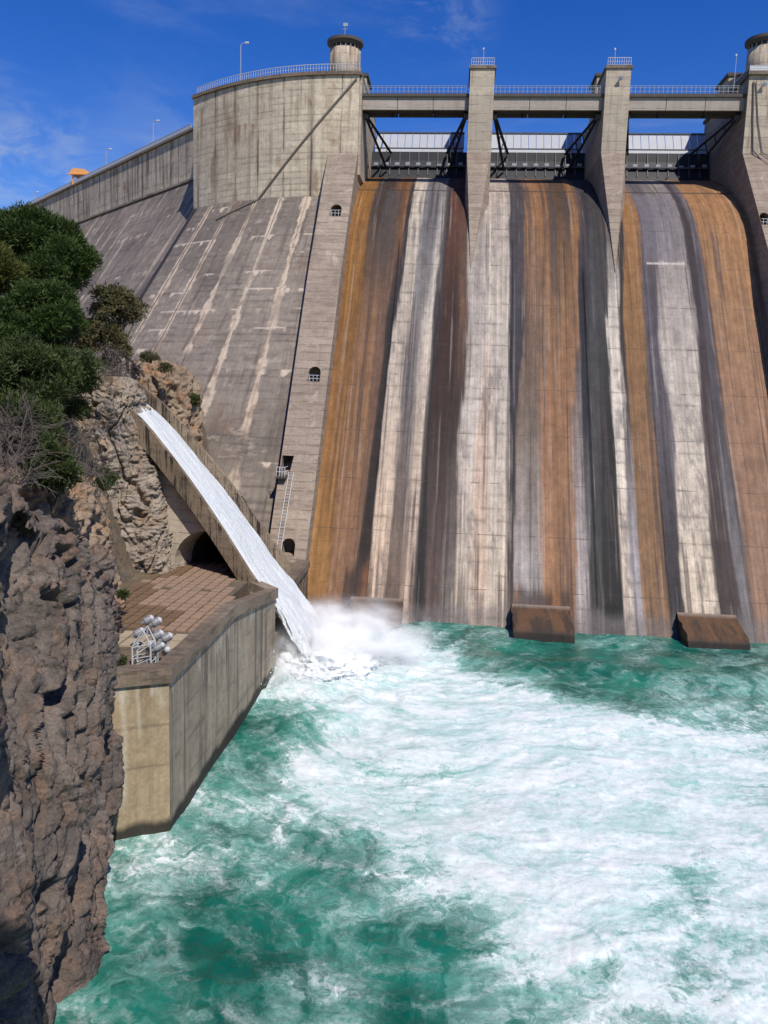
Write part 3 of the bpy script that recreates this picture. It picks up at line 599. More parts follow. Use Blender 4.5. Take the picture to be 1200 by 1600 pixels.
# --- wing dam receding to the left: vertical crest wall over a battered face cast in blocks
wd = np.array((-.719, .695)); wn = np.array((-.695, -.719)); w0 = np.array((-45.3, 138.4)) - wd * 12
sw = np.linspace(0, 190, 60); Sg, Zg = np.meshgrid(np.linspace(0, 190, 700), np.linspace(33, 42.8, 70), indexing='ij')
wxp, wyp = w0[0] + wd[0] * sw, w0[1] + wd[1] * sw
grid_mesh('wing_crest_wall', w0[0] + wd[0] * Sg, w0[1] + wd[1] * Sg, Zg, M['painted'], dam, False, uv=(Sg, Zg), color=paint(Sg, Zg, *PALE, 930, 2.6, 2.9, 0, .85, .55, 0, .6), flip=True)
curve_strip('wing_coping', wxp, wyp, .35, -1.2, 42.8, 43.2, M['coping'], dam)
curve_strip('wing_deck', wxp, wyp, -1.2, -9, 42.6, 43.0, M['girder'], dam)
def slope_block(fx, name='face_block', n=14, m=40, seed=0, joint=4.2, joff=0., st=940):
    a = np.linspace(0, 1, n); t = np.linspace(0, 1, m); A, T = np.meshgrid(a, t, indexing='ij')
    X, Y, Z, U, V = fx(A, T)
    jit = .05 * fbm(U * .3, V * .3, 0 * U + seed, 3, 90)
    c = paint(U, V, *GREY, st, 1.05, joint, joff, .55, .25, .95, .65)
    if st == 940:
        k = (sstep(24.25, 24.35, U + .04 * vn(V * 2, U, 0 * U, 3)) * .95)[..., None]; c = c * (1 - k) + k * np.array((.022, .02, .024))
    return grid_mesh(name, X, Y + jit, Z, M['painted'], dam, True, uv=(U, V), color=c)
# blocks under the bastion; joints follow the fall line
def bast_pt(x, z):
    xx = np.minimum(x + 18, 0); y = 114.75 + .0178 * xx ** 2; al = np.arctan(2 * .0178 * -xx); r = SLP * (27 - z)
    return x - np.sin(al) * r, y - np.cos(al) * r
cuts_ = [-17.6, -21.4, -25.2, -29.1, -33.0, -36.9, -40.5]
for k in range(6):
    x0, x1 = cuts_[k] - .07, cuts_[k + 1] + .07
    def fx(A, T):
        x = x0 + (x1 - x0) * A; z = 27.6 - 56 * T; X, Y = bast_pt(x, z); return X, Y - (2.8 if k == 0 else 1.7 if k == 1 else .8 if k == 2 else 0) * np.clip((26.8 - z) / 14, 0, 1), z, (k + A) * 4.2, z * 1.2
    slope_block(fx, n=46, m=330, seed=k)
def fxj(A, T):
    x = -17.6 - 22.8 * A; z = 27.5 - 56 * T; X, Y = bast_pt(x, z); return X, Y + .22, z, x, z
A, T = np.meshgrid(np.linspace(0, 1, 50), np.linspace(0, 1, 30), indexing='ij'); X, Y, Z, U, V = fxj(A, T)
grid_mesh('joint_filling', X, Y, Z, M['joint'], dam, True, uv=(U, V))
z_ = np.linspace(27.6, -28, 20); X0, Y0 = bast_pt(np.full(20, -40.5), z_)
raw('bastion_foot_side', [(x, y, z) for x, y, z in zip(X0, Y0, z_)] + [(x + 3.2, y + 4, z) for x, y, z in zip(X0, Y0, z_)], [(i, i + 1, 21 + i, 20 + i) for i in range(19)], M['slope'], dam)
for k in range(24):
    s0, s1 = 5.2 * k + .06, 5.2 * (k + 1) - .06
    def fw_(A, T, s0=s0, s1=s1):
        s = s0 + (s1 - s0) * A; z = 34.95 - 60 * T; r = SLP * (34.95 - z) + .02
        return w0[0] + wd[0] * s + wn[0] * r, w0[1] + wd[1] * s + wn[1] * r, z, s, z * 1.2
    slope_block(fw_, n=20, m=150, seed=k + 20, joint=5.2, st=970)
A, T = np.meshgrid(np.linspace(0, 1, 30), np.linspace(0, 1, 20), indexing='ij'); s = 126 * A; z = 34.9 - 60 * T; r = SLP * (34.9 - z) - .15
grid_mesh('joint_filling', w0[0] + wd[0] * s + wn[0] * r, w0[1] + wd[1] * s + wn[1] * r, z, M['joint'], dam, True, uv=(s, z))
curve_strip('wing_ledge', wxp[:40], wyp[:40], .5, -.5, 34.8, 35.15, M['wingwall'], dam)
# dark tube standing in for a shadow line across the bastion wall
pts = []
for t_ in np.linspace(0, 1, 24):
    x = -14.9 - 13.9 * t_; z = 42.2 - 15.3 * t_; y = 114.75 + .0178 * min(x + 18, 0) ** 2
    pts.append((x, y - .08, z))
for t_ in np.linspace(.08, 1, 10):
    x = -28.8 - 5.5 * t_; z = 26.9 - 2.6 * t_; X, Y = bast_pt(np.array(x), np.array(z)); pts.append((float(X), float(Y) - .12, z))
MB().tube(pts, .15, 6).build('cable_and_shadow_line', M['cable_and_shade'], dam)
MB().tube([(37.2, 114.8, 41.9), (37.5, 114.8, 37.5), (37.9, 114.8, 33.4), (39.0, 114.1, 31.9), (41, 112.3, 29.9)], .1, 6).build('cable_and_shadow_line', M['cable_and_shade'], dam)
MB().tube([(37.5, 114.8, 41.9), (38.2, 114.8, 37.0), (39.1, 114.8, 33.2), (40.5, 113.6, 31.6)], .06, 6).build('cable_and_shadow_line', M['cable_and_shade'], dam)

# ================================================================== spillway bridge
for k, (x0, x1, which) in enumerate(((-14.2, .4, 'left'), (3.65, 18.3, 'middle'), (21.5, 36.7, 'right'))):
    br = thing('spillway_bridge', ((x0 + x1) / 2, 117, 40), {'left': 'concrete footbridge span between the round towered bastion and the first pier', 'middle': 'concrete footbridge span between the two free standing piers', 'right': 'concrete footbridge span between the second pier and the right abutment'}[which], 'bridge', 'footbridge spans over the gates')
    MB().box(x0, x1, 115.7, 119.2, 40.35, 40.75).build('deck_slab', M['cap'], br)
    L = x1 - x0
    for j in range(3):
        MB().box(x0 + L * j / 3 + .04, x0 + L * (j + 1) / 3 - .04, 116, 116.35, 38.75, 40.35).build('girder', M['girder'], br)
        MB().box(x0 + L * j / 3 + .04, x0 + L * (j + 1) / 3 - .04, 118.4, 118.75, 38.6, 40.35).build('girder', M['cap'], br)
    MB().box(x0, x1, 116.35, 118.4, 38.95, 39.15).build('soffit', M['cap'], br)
    rl_ = MB()
    for zz_ in (41.05, 41.5, 41.75): rl_.tube([(x0, 115.85, zz_), (x1, 115.85, zz_)], .035, 5)
    rl_.build('handrail', M['rail_grey'], br)
    ps = MB()
    for x in np.arange(x0 + .3, x1, .6): ps.box(x - .02, x + .02, 115.83, 115.87, 40.75, 41.75)
    tag(ps.build('railing_posts', M['rail_grey'], br), kind='stuff')
    for fx_ in (.28, .68):
        hl = thing('underbridge_lamp', (x0 + L * fx_, 117.3, 38.5), f'small dark lamp hanging under the {which} bridge span, ' + ('nearer its left end' if fx_ < .5 else 'nearer its right end'), 'lamp', 'lamps hanging under the bridge')
        MB().tube([(x0 + L * fx_, 117.3, 38.95), (x0 + L * fx_, 117.3, 38.45)], .05, 6).build('stem', M['arm_steel'], hl)
        MB().lathe([(.06, .3), (.2, .05), (.24, -.05), (.12, -.15)], (x0 + L * fx_, 117.3, 38.3), 10).build('shade', M['arm_steel'], hl)

# ================================================================== radial gates
gates = []
def make_gate(x0, x1, label):
    g = thing('radial_gate', ((x0 + x1) / 2, 128.6, 33.5), label, 'gate', 'spillway gates')
    n = 14; zl = [(128.6, 32.8), (128.9, 33.6), (129.4, 34.6), (129.9, 36.0), (130.1, 37.3)]
    MB().prism(zl + [(y + .25, z) for y, z in zl[::-1]], x0, x1).build('lower_skin', M['dark_steel'], g)
    zu = [(130.1, 37.3), (130.5, 38.2), (131.6, 39.3), (132.8, 40.6)]
    MB().prism([(130.06, 37.32), (130.45, 37.9), (130.75, 37.9), (130.4, 37.32)], x0 + .5, x1 - .5).build('white_sill', M['gate_white'], g)
    nc = 12; wdt = (x1 - x0 - .8) / nc
    up_ = [(130.5, 38.0), (131.1, 39.1), (132.0, 40.7)]
    for i in range(nc):
        MB().prism(up_ + [(y + .15, z) for y, z in up_[::-1]], x0 + .4 + wdt * i + .04, x0 + .4 + wdt * (i + 1) - .04).build('panel', M['gate_white'], g)
    b = MB(); b.box(x0 + .4, x1 - .4, 130.35, 130.5, 37.88, 38.02); b.box(x0 + .4, x1 - .4, 131.75, 131.95, 40.55, 40.75); b.build('stiffener', M['rib_steel'], g)
    for i in range(1, 10):
        x = x0 + (x1 - x0) * i / 10
        MB().prism([(128.75, 33.6), (129.2, 34.6), (129.7, 36.0), (129.95, 37.3), (130.1, 37.3), (129.9, 36.0), (129.4, 34.6), (128.9, 33.6)], x - .07, x + .07).build('rib', M['rib_steel'], g)
    MB().box(x0, x1, 129.0, 129.35, 34.9, 35.1).build('beam', M['rib_steel'], g)
    rs = random.Random(5)
    for i in range(9): x = x0 + (x1 - x0) * (i + .5) / 9; MB().box(x - .35, x + .3, 129.1, 129.3, 35.12, 35.3 + rs.uniform(0, .25)).build('bracket', M['rail_grey'], g)
    for sx in (0, 1):
        xa, xt = (x0 + .35, x0 + 3.0) if sx == 0 else (x1 - .35, x1 - 3.0)
        MB().tube([(xa, 117.6, 38.6), (xt, 129.6, 37.0)], .22, 4).build('arm', M['arm_steel'], g)
        MB().tube([(xa, 117.6, 38.3), (xt + (.5 if sx else -.5), 128.9, 34.4)], .2, 4).build('arm', M['arm_steel'], g)
        br = MB()
        for t_ in (.25, .45, .65, .85):
            p = Vector((xa, 117.6, 38.6)).lerp(Vector((xt, 129.6, 37.0)), t_); q = Vector((xa, 117.6, 38.3)).lerp(Vector((xt + (.5 if sx else -.5), 128.9, 34.4)), t_); br.tube([p, q], .1, 4)
        br.build('arm_bracing', M['arm_steel'], g)
        MB().lathe([(.45, -.3), (.45, .3)], (xa, 117.6, 38.45), 12, axis=(1, 0, 0)).build('trunnion', M['rib_steel'], g)
    return g
make_gate(-14.2, .4, 'radial gate with white upper panels in the left bay, beside the curved bastion')
make_gate(3.65, 18.3, 'radial gate with white upper panels in the middle bay between the two piers')
make_gate(21.5, 36.7, 'radial gate with white upper panels in the right bay by the right abutment')

# ================================================================== towers, lamps, railings, crane
for cx, lab in ((-17.3, 'round concrete tower with dark flared cap on top of the curved left bastion'), (39.9, 'round concrete tower with dark flared cap cut by the right edge of the photo')):
    tw = thing('round_tower', (cx, 120, 43), lab, 'tower', 'round towers on the crest')
    MB().lathe([(2.15, 42.9), (2.15, 47.75)], (cx, 120, 0), 48).build('shaft', M['bastion'], tw, True).data
    b = MB()
    for k in range(18):
        a = 2 * math.pi * k / 18; b.box(cx + 2.0 * math.cos(a) - .06, cx + 2.0 * math.cos(a) + .06, 120 + 2.0 * math.sin(a) - .06, 120 + 2.0 * math.sin(a) + .06, 47.75, 48.2)
    b.build('window_mullions', M['pier'], tw)
    MB().lathe([(1.9, 47.75), (1.9, 48.2)], (cx, 120, 0), 32).build('window_band', M['glass'], tw)
    MB().lathe([(2.1, 48.2), (2.55, 48.6), (2.55, 49.0), (1.2, 49.2), (.1, 49.2)], (cx, 120, 0), 48).build('cap', M['cap'], tw)
for o in C.objects:
    if o.name.startswith('shaft'):
        for p in o.data.polygons: p.use_smooth = len(p.vertices) == 4
vane = thing('weather_vane', (-17.4, 120, 49.2), 'thin mast with wind cups and vane on the left round tower roof', 'weather vane')
MB().tube([(-17.4, 120, 49.1), (-17.4, 120, 51.6)], .045, 6).build('mast', M['rail_grey'], vane)
MB().box(-17.65, -17.0, 119.95, 120.05, 51.1, 51.5).build('vane', M['rail_grey'], vane)
MB().tube([(-17.8, 120, 50.7), (-17.0, 120, 50.7)], .05, 6).build('cup_arm', M['rail_grey'], vane)

def crest_lamp(x, y, z0, z1, label, arm=1., r=.07):
    l = thing('street_lamp', (x, y, z0), label, 'lamp post', 'lamp posts along the crest')
    pts = [(x, y, z0), (x, y, z1 - .4)] + ([(x + arm * (1 - math.cos(a)) * .5, y - .0, z1 - .4 + .4 * math.sin(a)) for a in np.linspace(.3, math.pi / 2, 4)] if arm else [(x, y, z1)])
    MB().tube(pts, r, 6, r * .6).build('pole', M['rail_grey'], l)
    if arm: MB().lathe([(.04, -.35), (.16, -.2), (.16, .2), (.05, .35)], (x + arm * .5 + .25, y, z1), 8, axis=(1, 0, .1)).build('lamp_head', M['white_metal'], l)
    else: MB().box(x - .14, x + .05, y - .08, y + .08, z1 - .25, z1).build('lamp_head', M['white_metal'], l)
crest_lamp(-32.2, 119.6, 43.1, 48.8, 'tall thin street lamp with curved arm on the curved bastion', 1.2)
crest_lamp(-57.4, 152.2, 43.1, 48.8, 'street lamp on the receding wing crest, next left of the bastion', 1.3, .08)
crest_lamp(-73.2, 167.6, 43.1, 48.2, 'street lamp on the wing crest just right of the orange crane', 1.3, .08)
crest_lamp(-14.9, 118.2, 43.1, 47.0, 'short pole beside the left round tower', 0, .055)
crest_lamp(2.1, 117, 43.9, 47.0, 'short pole on top of the left free standing pier', 0, .055)
crest_lamp(19.6, 117, 43.9, 46.9, 'short pole on top of the right free standing pier', 0, .055)
crest_lamp(36.0, 119, 41, 46.9, 'short pole beside the right round tower', 0, .055)
crest_lamp(-106, 200, 43, 47.3, 'farthest street lamp on the wing crest, behind the pine top', 1.2, .09)

def railing(px_, py_, z, label, step=.55, mat='rail_grey', h=1.15, solid=False):
    px_, py_ = np.array(px_, float), np.array(py_, float)
    g = thing('guard_railing', (px_[0], py_[0], z), label, 'railing', 'railings along the crest')
    b = MB()
    for dz, r in ((h, .05), (h * .52, .03), (.12, .03)): b.tube([(x, y, z + dz) for x, y in zip(px_, py_)], r, 5)
    b.build('rails', M[mat], g)
    s = np.r_[0, np.cumsum(np.hypot(np.diff(px_), np.diff(py_)))]; b = MB()
    for d in np.arange(0, s[-1] + .01, step):
        x, y = np.interp(d, s, px_), np.interp(d, s, py_); b.box(x - .022, x + .022, y - .022, y + .022, z, z + h)
    tag(b.build('posts', M[mat], g), kind='stuff')
    if solid:
        me = []; n = len(px_)
        raw('mesh_infill', [(x, y, z + .1) for x, y in zip(px_, py_)] + [(x, y, z + h - .08) for x, y in zip(px_, py_)] + [(x, y + .04, z + .1) for x, y in zip(px_, py_)] + [(x, y + .04, z + h - .08) for x, y in zip(px_, py_)],
            [(i, i + 1, n + i + 1, n + i) for i in range(n - 1)] + [(2 * n + i, 2 * n + i + 1, 3 * n + i + 1, 3 * n + i) for i in range(n - 1)], M[mat], g)
railing(xb[::3], yb[::3] + .1, 43.15, 'pale railing round the curved bastion, in front of the left tower', .4, 'white_metal', 1.0)
railing(wxp[4:] - .1 * wn[0], wyp[4:] - .1 * wn[1], 43.2, 'white railing receding along the wing dam crest', .7, 'white_metal', .95, True)
railing([.5, 3.55], [114.95, 114.95], 43.95, 'short railing on the top of the left free standing pier', .3, 'white_metal', .95)
railing([18.4, 21.4], [114.95, 114.95], 43.95, 'short railing on the top of the right free standing pier', .3, 'white_metal', .95)
railing([36.55, 36.55, 66], [133, 114.8, 114.8], 43.15, 'railing on the right abutment top, round the right tower', .4, 'white_metal', .7, True)
railing([-14.5, -14.5], [133, 115], 43.15, 'railing on the bastion edge above the left bay', .4, 'rail_grey', .9)
railing([-14.2, 36.7], [124, 124], 43.3, 'faint railing far behind the bridge spans', 1.2, 'rail_grey', .01) if False else None

for cx, cz, y0, lab in ((20.1, 42.4, 115, 'small white floodlight on the face of the right free standing pier'), (38.4, 41.6, 114.93, 'small white floodlight high on the right abutment face')):
    f_ = thing('wall_floodlight', (cx, y0, cz), lab, 'floodlight', 'floodlights on the concrete faces')
    MB().box(cx - .06, cx + .06, y0 - .35, y0, cz - .05, cz + .05).build('bracket', M['rail_grey'], f_)
    MB().lathe([(.12, 0), (.3, .25), (.32, .4), (.05, .42)], (cx, y0 - .3, cz), 14, axis=(0, -.8, -.5)).build('lamp_head', M['white_metal'], f_)

cr = thing('gantry_crane', (-83, 177, 43), 'orange gantry crane standing on the far wing crest', 'crane')
cx, cy = -83.2, 177.4
for dx, dy in ((-1.5, -1), (1.5, -1), (-1.5, 1.6), (1.5, 1.6)): MB().tube([(cx + dx * 1.1, cy + dy, 43), (cx + dx * .8, cy + dy, 45.7)], .24, 4).build('leg', M['orange_paint'], cr)
MB().prism([(cx - 1.9, 45.4), (cx + 2.1, 45.3), (cx + 2.6, 45.8), (cx + 1.3, 46.5), (cx - 1.0, 46.7), (cx - 1.8, 46.2)], cy - 1.4, cy + 2.0, 'y').build('machine_house', M['orange_paint'], cr)
MB().box(cx - 2.4, cx + 2.7, cy - 1.7, cy - 1.42, 45.3, 45.55).build('beam', M['orange_paint'], cr)
MB().tube([(cx - 2.3, cy, 45.6), (cx - 2.5, cy, 46.8)], .08, 4).build('aerial', M['arm_steel'], cr)
MB().tube([(cx - 1.4, cy - 1.1, 43.3), (cx + 1.4, cy - 1.1, 45.3)], .08, 4).build('brace', M['orange_paint'], cr)
# niche railings, balcony and ladder on the left buttress
for cx, z, y, lab in ((-16.3, 22.8, 107.2, 'small railing across the arched opening high on the left buttress'), (-16.15, 1.3, 92.2, 'small railing across the arched opening halfway down the left buttress'), (37.35, 22.1, 105.7, 'small railing across the arched opening on the right abutment')):
    g = thing('niche_railing', (cx, y, z), lab, 'railing', 'railings in arched openings')
    b = MB()
    for dz in (.35, .72): b.tube([(cx - .7, y, z + dz), (cx + .7, y, z + dz)], .035, 5)
    b.build('rail', M['white_metal'], g)
    for dx in (-.45, 0, .45): MB().box(cx + dx - .025, cx + dx + .025, y - .02, y + .02, z, z + .72).build('post', M['white_metal'], g)
bl = thing('balcony', (-17.9, 85.5, -9.0), 'tiny balcony with white railing in the notch of the left buttress', 'balcony')
MB().box(-18.7, -17.6, 84.4, 86.6, -9.2, -9.0).build('floor_slab', M['cap'], bl)
b = MB()
for dz in (.5, 1.0): b.tube([(-18.6, 84.5, -9.0 + dz), (-17.7, 84.5, -9.0 + dz), (-17.7, 86.0, -9.0 + dz)], .04, 5)
b.build('handrail', M['white_metal'], bl)
for x in (-18.6, -18.3, -18.0, -17.7): MB().box(x - .03, x + .03, 84.47, 84.53, -9.0, -8.0).build('post', M['white_metal'], bl)
ld = thing('ladder', (-17, 80, -16.9), 'long thin pale ladder running down the left buttress below the balcony', 'ladder')
def on_pl(z): return 72.6 + (z + 25.4) * (99.5 - 72.6) / 40.4 + 1.9
for dx in (0, .5): MB().tube([(-17.5 + dx, on_pl(-8.6), -8.6), (-17.7 + dx, on_pl(-17.2), -17.2)], .035, 5).build('side_rail', M['rail_grey'], ld)
for z in np.arange(-17, -8.6, .32):
    t_ = (z + 17.2) / 8.6; x = -17.7 + .2 * t_; MB().tube([(x, on_pl(z), z), (x + .5, on_pl(z), z)], .025, 4).build('rung', M['rail_grey'], ld)

# ================================================================== flume, support wall, terrace
U2 = np.array((.9707, -.2402)); N2 = np.array((.2402, .9707)); B0 = np.array((-15.2, 62.24))
def fp(x, off, z):
    """x along the flume (as world x of its near edge), off across it"""
    p = B0 + U2 * (x + 15.2) / .9707 + N2 * off; return (p[0], p[1], z)
FX = np.array([-33, -30, -28, -25.4, -23.3, -21.1, -18.4, -15.2]); FZ = np.array([1.2, .2, -.8, -2.75, -5.0, -7.45, -10.85, -15.3])
zf = lambda x: float(np.interp(x, FX, FZ))
flume = thing('concrete_flume', (-20, 66, -15), 'steep weathered concrete flume carrying white water down from the rocks', 'flume')
fxs = np.linspace(-33, -14.75, 40)
def smooth_z(x):
    return float(np.mean([np.interp(x + d, np.r_[FX, -14, -13], np.r_[FZ, -16.5, -17.6]) for d in (-1, -.5, 0, .5, 1)]))
OF = lambda x: float(np.interp(x, [-28, -22, -15.2, -9], [3.0, 3.55, 4.9, 6.0]))
def flume_strip(name, o0, o1, d0, d1, mat, far=False):
    vs = []; q0, q1 = o0, o1
    for x in fxs:
        z = smooth_z(x); o0, o1 = (q0 + OF(x), q1 + OF(x)) if far else (q0, q1)
        vs += [fp(x, o0, z + d0), fp(x, o1, z + d0), fp(x, o1, z + d1), fp(x, o0, z + d1)]
    n = len(fxs); fs = [(i * 4 + k, i * 4 + (k + 1) % 4, (i + 1) * 4 + (k + 1) % 4, (i + 1) * 4 + k) for i in range(n - 1) for k in range(4)] + [(0, 1, 2, 3), tuple((n - 1) * 4 + k for k in (3, 2, 1, 0))]
    return raw(name, vs, fs, mat, flume)
flume_strip('near_side_wall', -.3, .05, -2.1, .08, M['flume'])
flume_strip('far_side_wall', .02, .34, -2.1, 1.15, M['flume'], True)
flume_strip('floor', .05, 3.1, -2.1, -1.5, M['flume'])
sup = thing('support_wall', (-22, 68, -15.2), 'pale concrete wall with an arched tunnel mouth under the flume', 'wall')
b = MB(); SX0, SX1 = -28, -14.8
vs = [fp(x, o, z) for o in (.9, 3.6) for x, z in ((SX0, -16), (SX1, -19), (SX1, -17.6), (-18.4, -13.5), (-21.1, -10.3), (-23.3, -7.7), (-25.4, -4.8), (SX0, -2.4))]
b.add(vs, [tuple(range(8))[::-1], tuple(range(8, 16))] + [(i, (i + 1) % 8, 8 + (i + 1) % 8, 8 + i) for i in range(8)])
sw_ = b.build('wall_face', M['support'], sup)
ar = [(-23.3, -16.5), (-17.1, -16.5)] + [(-20.2 + 3.1 * math.cos(a), -14.8 + 3.1 * math.sin(a)) for a in np.linspace(0, math.pi, 17)]
vs = [fp(x, o, z) for o in (0, 6) for x, z in ar]; n = len(ar)
cu = MB().add(vs, [tuple(range(n))[::-1], tuple(range(n, 2 * n))] + [(i, (i + 1) % n, n + (i + 1) % n, n + i) for i in range(n)]).build('cutter')
cut(sw_, cu)
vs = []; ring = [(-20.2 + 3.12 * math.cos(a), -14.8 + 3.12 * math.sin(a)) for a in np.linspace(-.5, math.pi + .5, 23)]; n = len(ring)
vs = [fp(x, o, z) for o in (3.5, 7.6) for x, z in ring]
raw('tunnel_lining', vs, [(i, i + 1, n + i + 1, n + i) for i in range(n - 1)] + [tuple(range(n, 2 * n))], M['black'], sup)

# --- terrace with its retaining wall
ter = thing('terrace', (-18, 50, -15.2), 'concrete terrace behind the angled retaining wall, paved with worn square slabs', 'terrace')
poly3 = [(-20, 34.4, -14.55), (-13.6, 37.45, -14.55), (-13.6, 49.3, -14.5), (-13.55, 61.7, -16.4), (-15.35, 62.6, -16.0)]
MB().prism([(-34, 34.6), (-20, 34.6), (-13.8, 37.6), (-13.8, 53.2), (-15.9, 57.2), (-15.9, 68), (-34, 76.5)], -17.5, -15.24, 'z').build('base_slab', M['soil'], ter)
MB().prism([(-15.95, 57), (-13.8, 53), (-13.8, 61.6), (-15.95, 62)], -18.5, -17.0, 'z').build('lower_slab', M['soil'], ter)
rt_ = random.Random(11)
M['slab'] = flat('worn_paving', (.27, .185, .13), .9, 0, .3, 1.3); M['slab2'] = flat('pale_paving', (.34, .28, .2), .9, 0, .25, 1.3)
M['slab_m'] = flat('mossy_paving', (.15, .095, .055), .9, 0, .35, 1.3)
cellm = {}
def slab(w_, d_, mt):
    k = (w_, d_, mt)
    if k not in cellm:
        b = MB().box(-w_ / 2, w_ / 2, -d_ / 2, d_ / 2, 0, .1); o = b.build('paving_slab', M[mt], ter); me = o.data; bpy.data.objects.remove(o); cellm[k] = me
    return cellm[k]
cnt = 0
for i in range(11):
    for j in range(22):
        x = -23.6 + .78 * i + rt_.uniform(-.02, .02); y = 48.2 + .92 * j
        if x > -15.2 - max(0, (y - 55)) * .28: continue
        if x > -14.9 or rt_.random() < .02: continue
        q = vn(np.array(x * .25), np.array(y * .2), np.array(0.), 3)
        mt = 'slab_m' if q > .12 else 'slab'
        o = bpy.data.objects.new('paving_slab', slab(.66, .76, mt)); C.objects.link(o); o.parent = ter
        o.location = Vector((x, y, -15.235 + rt_.uniform(-.015, .015))) - ter.location; o.rotation_euler = (rt_.uniform(-.012, .012), rt_.uniform(-.012, .012), rt_.uniform(-.02, .02)); cnt += 1
for i in range(4):
    for j in range(2):
        o = bpy.data.objects.new('paving_slab', slab(1.1, 1.3, 'slab2')); C.objects.link(o); o.parent = ter
        o.location = Vector((-19.8 + 1.25 * i, 45.0 + 1.5 * j, -15.24 + rt_.uniform(-.01, .02))) - ter.location
MB().box(-15.2, -14.95, 42.6, 54.5, -15.24, -15.08).build('kerb', M['coping'], ter)
rw = thing('retaining_wall', (-13.6, 45, WATER), 'angled concrete retaining wall rising from the river with thick dark coping', 'wall')
def offset_poly(P, o):
    P = [Vector(p) for p in P]; out = []
    for i, p in enumerate(P):
        ds = []
        if i > 0: ds.append((p - P[i - 1]).normalized())
        if i < len(P) - 1: ds.append((P[i + 1] - p).normalized())
        ns = [Vector((d.y, -d.x)) for d in ds]; nn = sum(ns, Vector((0, 0))).normalized(); k = 1 / max(.5, nn.dot(ns[0])); out.append(p + nn * o * k)
    return out
def poly_wall(name, P, o0, o1, z0, z1, mat, parent, batter=0, zs=None):
    """wall along a line; zs gives the foot and top height at each point"""
    P = [(p[0], p[1]) for p in P]
    a, b_ = offset_poly(P, o0), offset_poly(P, o1); a2 = offset_poly(P, o0 + batter); n = len(P); vs = []
    for i in range(n):
        zl, zh = zs[i] if zs else (z0, z1)
        vs += [(a2[i].x, a2[i].y, zl), (b_[i].x, b_[i].y, zl), (b_[i].x, b_[i].y, zh), (a[i].x, a[i].y, zh)]
    fs = [(i * 4 + k, i * 4 + (k + 1) % 4, (i + 1) * 4 + (k + 1) % 4, (i + 1) * 4 + k) for i in range(n - 1) for k in range(4)] + [(0, 1, 2, 3), tuple((n - 1) * 4 + k for k in (3, 2, 1, 0))]
    return raw(name, vs, fs, mat, parent)
poly_wall('wall_core', poly3, -.06, -.8, 0, 0, M['retain'], rw, 0, [(-24.5, p[2]) for p in poly3])
def painted_wall(p, q, z0, z1, pal, seed, parent, off=0., z1b=None, **kw):
    p, q = Vector(p), Vector(q); d = (q - p); L_ = d.length; d.normalize(); n_ = Vector((d.y, -d.x)); nu, nv = int(L_ / .07) + 2, int((z1 - z0) / .08)
    Uu, Vv = np.meshgrid(np.linspace(0, L_, nu), np.linspace(z0, z1, nv), indexing='ij')
    Zt = z1 + ((z1 if z1b is None else z1b) - z1) * Uu / L_; Vv = z0 + (Vv - z0) * (Zt - z0) / (z1 - z0)
    c = paint(Uu + off, Vv, *pal, seed, **kw); g_ = np.zeros(Uu.shape)
    # water line: dark and slimy; lime curtains under the coping
    k = sstep(-21.6, -22.1, Vv + .35 * fbm(Uu * .9, 0 * Uu, 0 * Uu, 3, seed))[..., None]; c = c * (1 - k) + k * np.array((.035, .03, .024))
    l_ = (.3 + 2.8 * np.clip(fbm(Uu * 1.4, 0 * Uu, 0 * Uu + 7, 3, seed + 40) + .15, 0, 1)) ; k = (sstep(l_, l_ * .6, z1 - Vv) * .5 * sstep(-.2, .3, fbm(Uu * 3, Vv * .3, 0 * Uu, 3, seed + 41)))[..., None]; c = c * (1 - k) + k * np.array((.46, .43, .37))
    for u_, w_, h_ in kw_runs.get(seed, ()):
        k = (np.exp(-((Uu - u_ - .04 * np.sin(Vv)) / w_) ** 2) * sstep(h_, h_ * .8, z1 - Vv) * .6)[..., None]; c = c * (1 - k) + k * np.array((.47, .42, .33))
    return grid_mesh('wall_face', p.x + d.x * Uu + 0 * Vv, p.y + d.y * Uu, Vv, M['painted'], parent, False, uv=(Uu, Vv), color=np.clip(c, .01, .6))
kw_runs = {1100: ((4.9, .14, 7), (5.6, .1, 3), (3.9, .12, 2.5)), 1110: ((2.1, .06, 5), (5.2, .05, 4), (8, .05, 6), (10, .06, 4))}
WARM = ((.4, .31, .195), (.31, .24, .15), (.12, .095, .065)); COOL = ((.33, .275, .205), (.25, .205, .15), (.09, .075, .06))
for k, (i, pal, sd_) in enumerate(((0, WARM, 1100), (1, COOL, 1110), (2, COOL, 1120), (3, COOL, 1130))):
    painted_wall(poly3[i][:2], poly3[i + 1][:2], -24.5, poly3[i][2], pal, sd_, rw, off=k * 7, z1b=poly3[i + 1][2], lift=2.1, joint=2.6 if i else 0, joff=.4, drip=.85, rustk=.25, grime=.5, jd=.5)
poly_wall('coping', poly3, .2, -.75, 0, 0, M['coping'], rw, 0, [(p[2], p[2] + .8) for p in poly3])
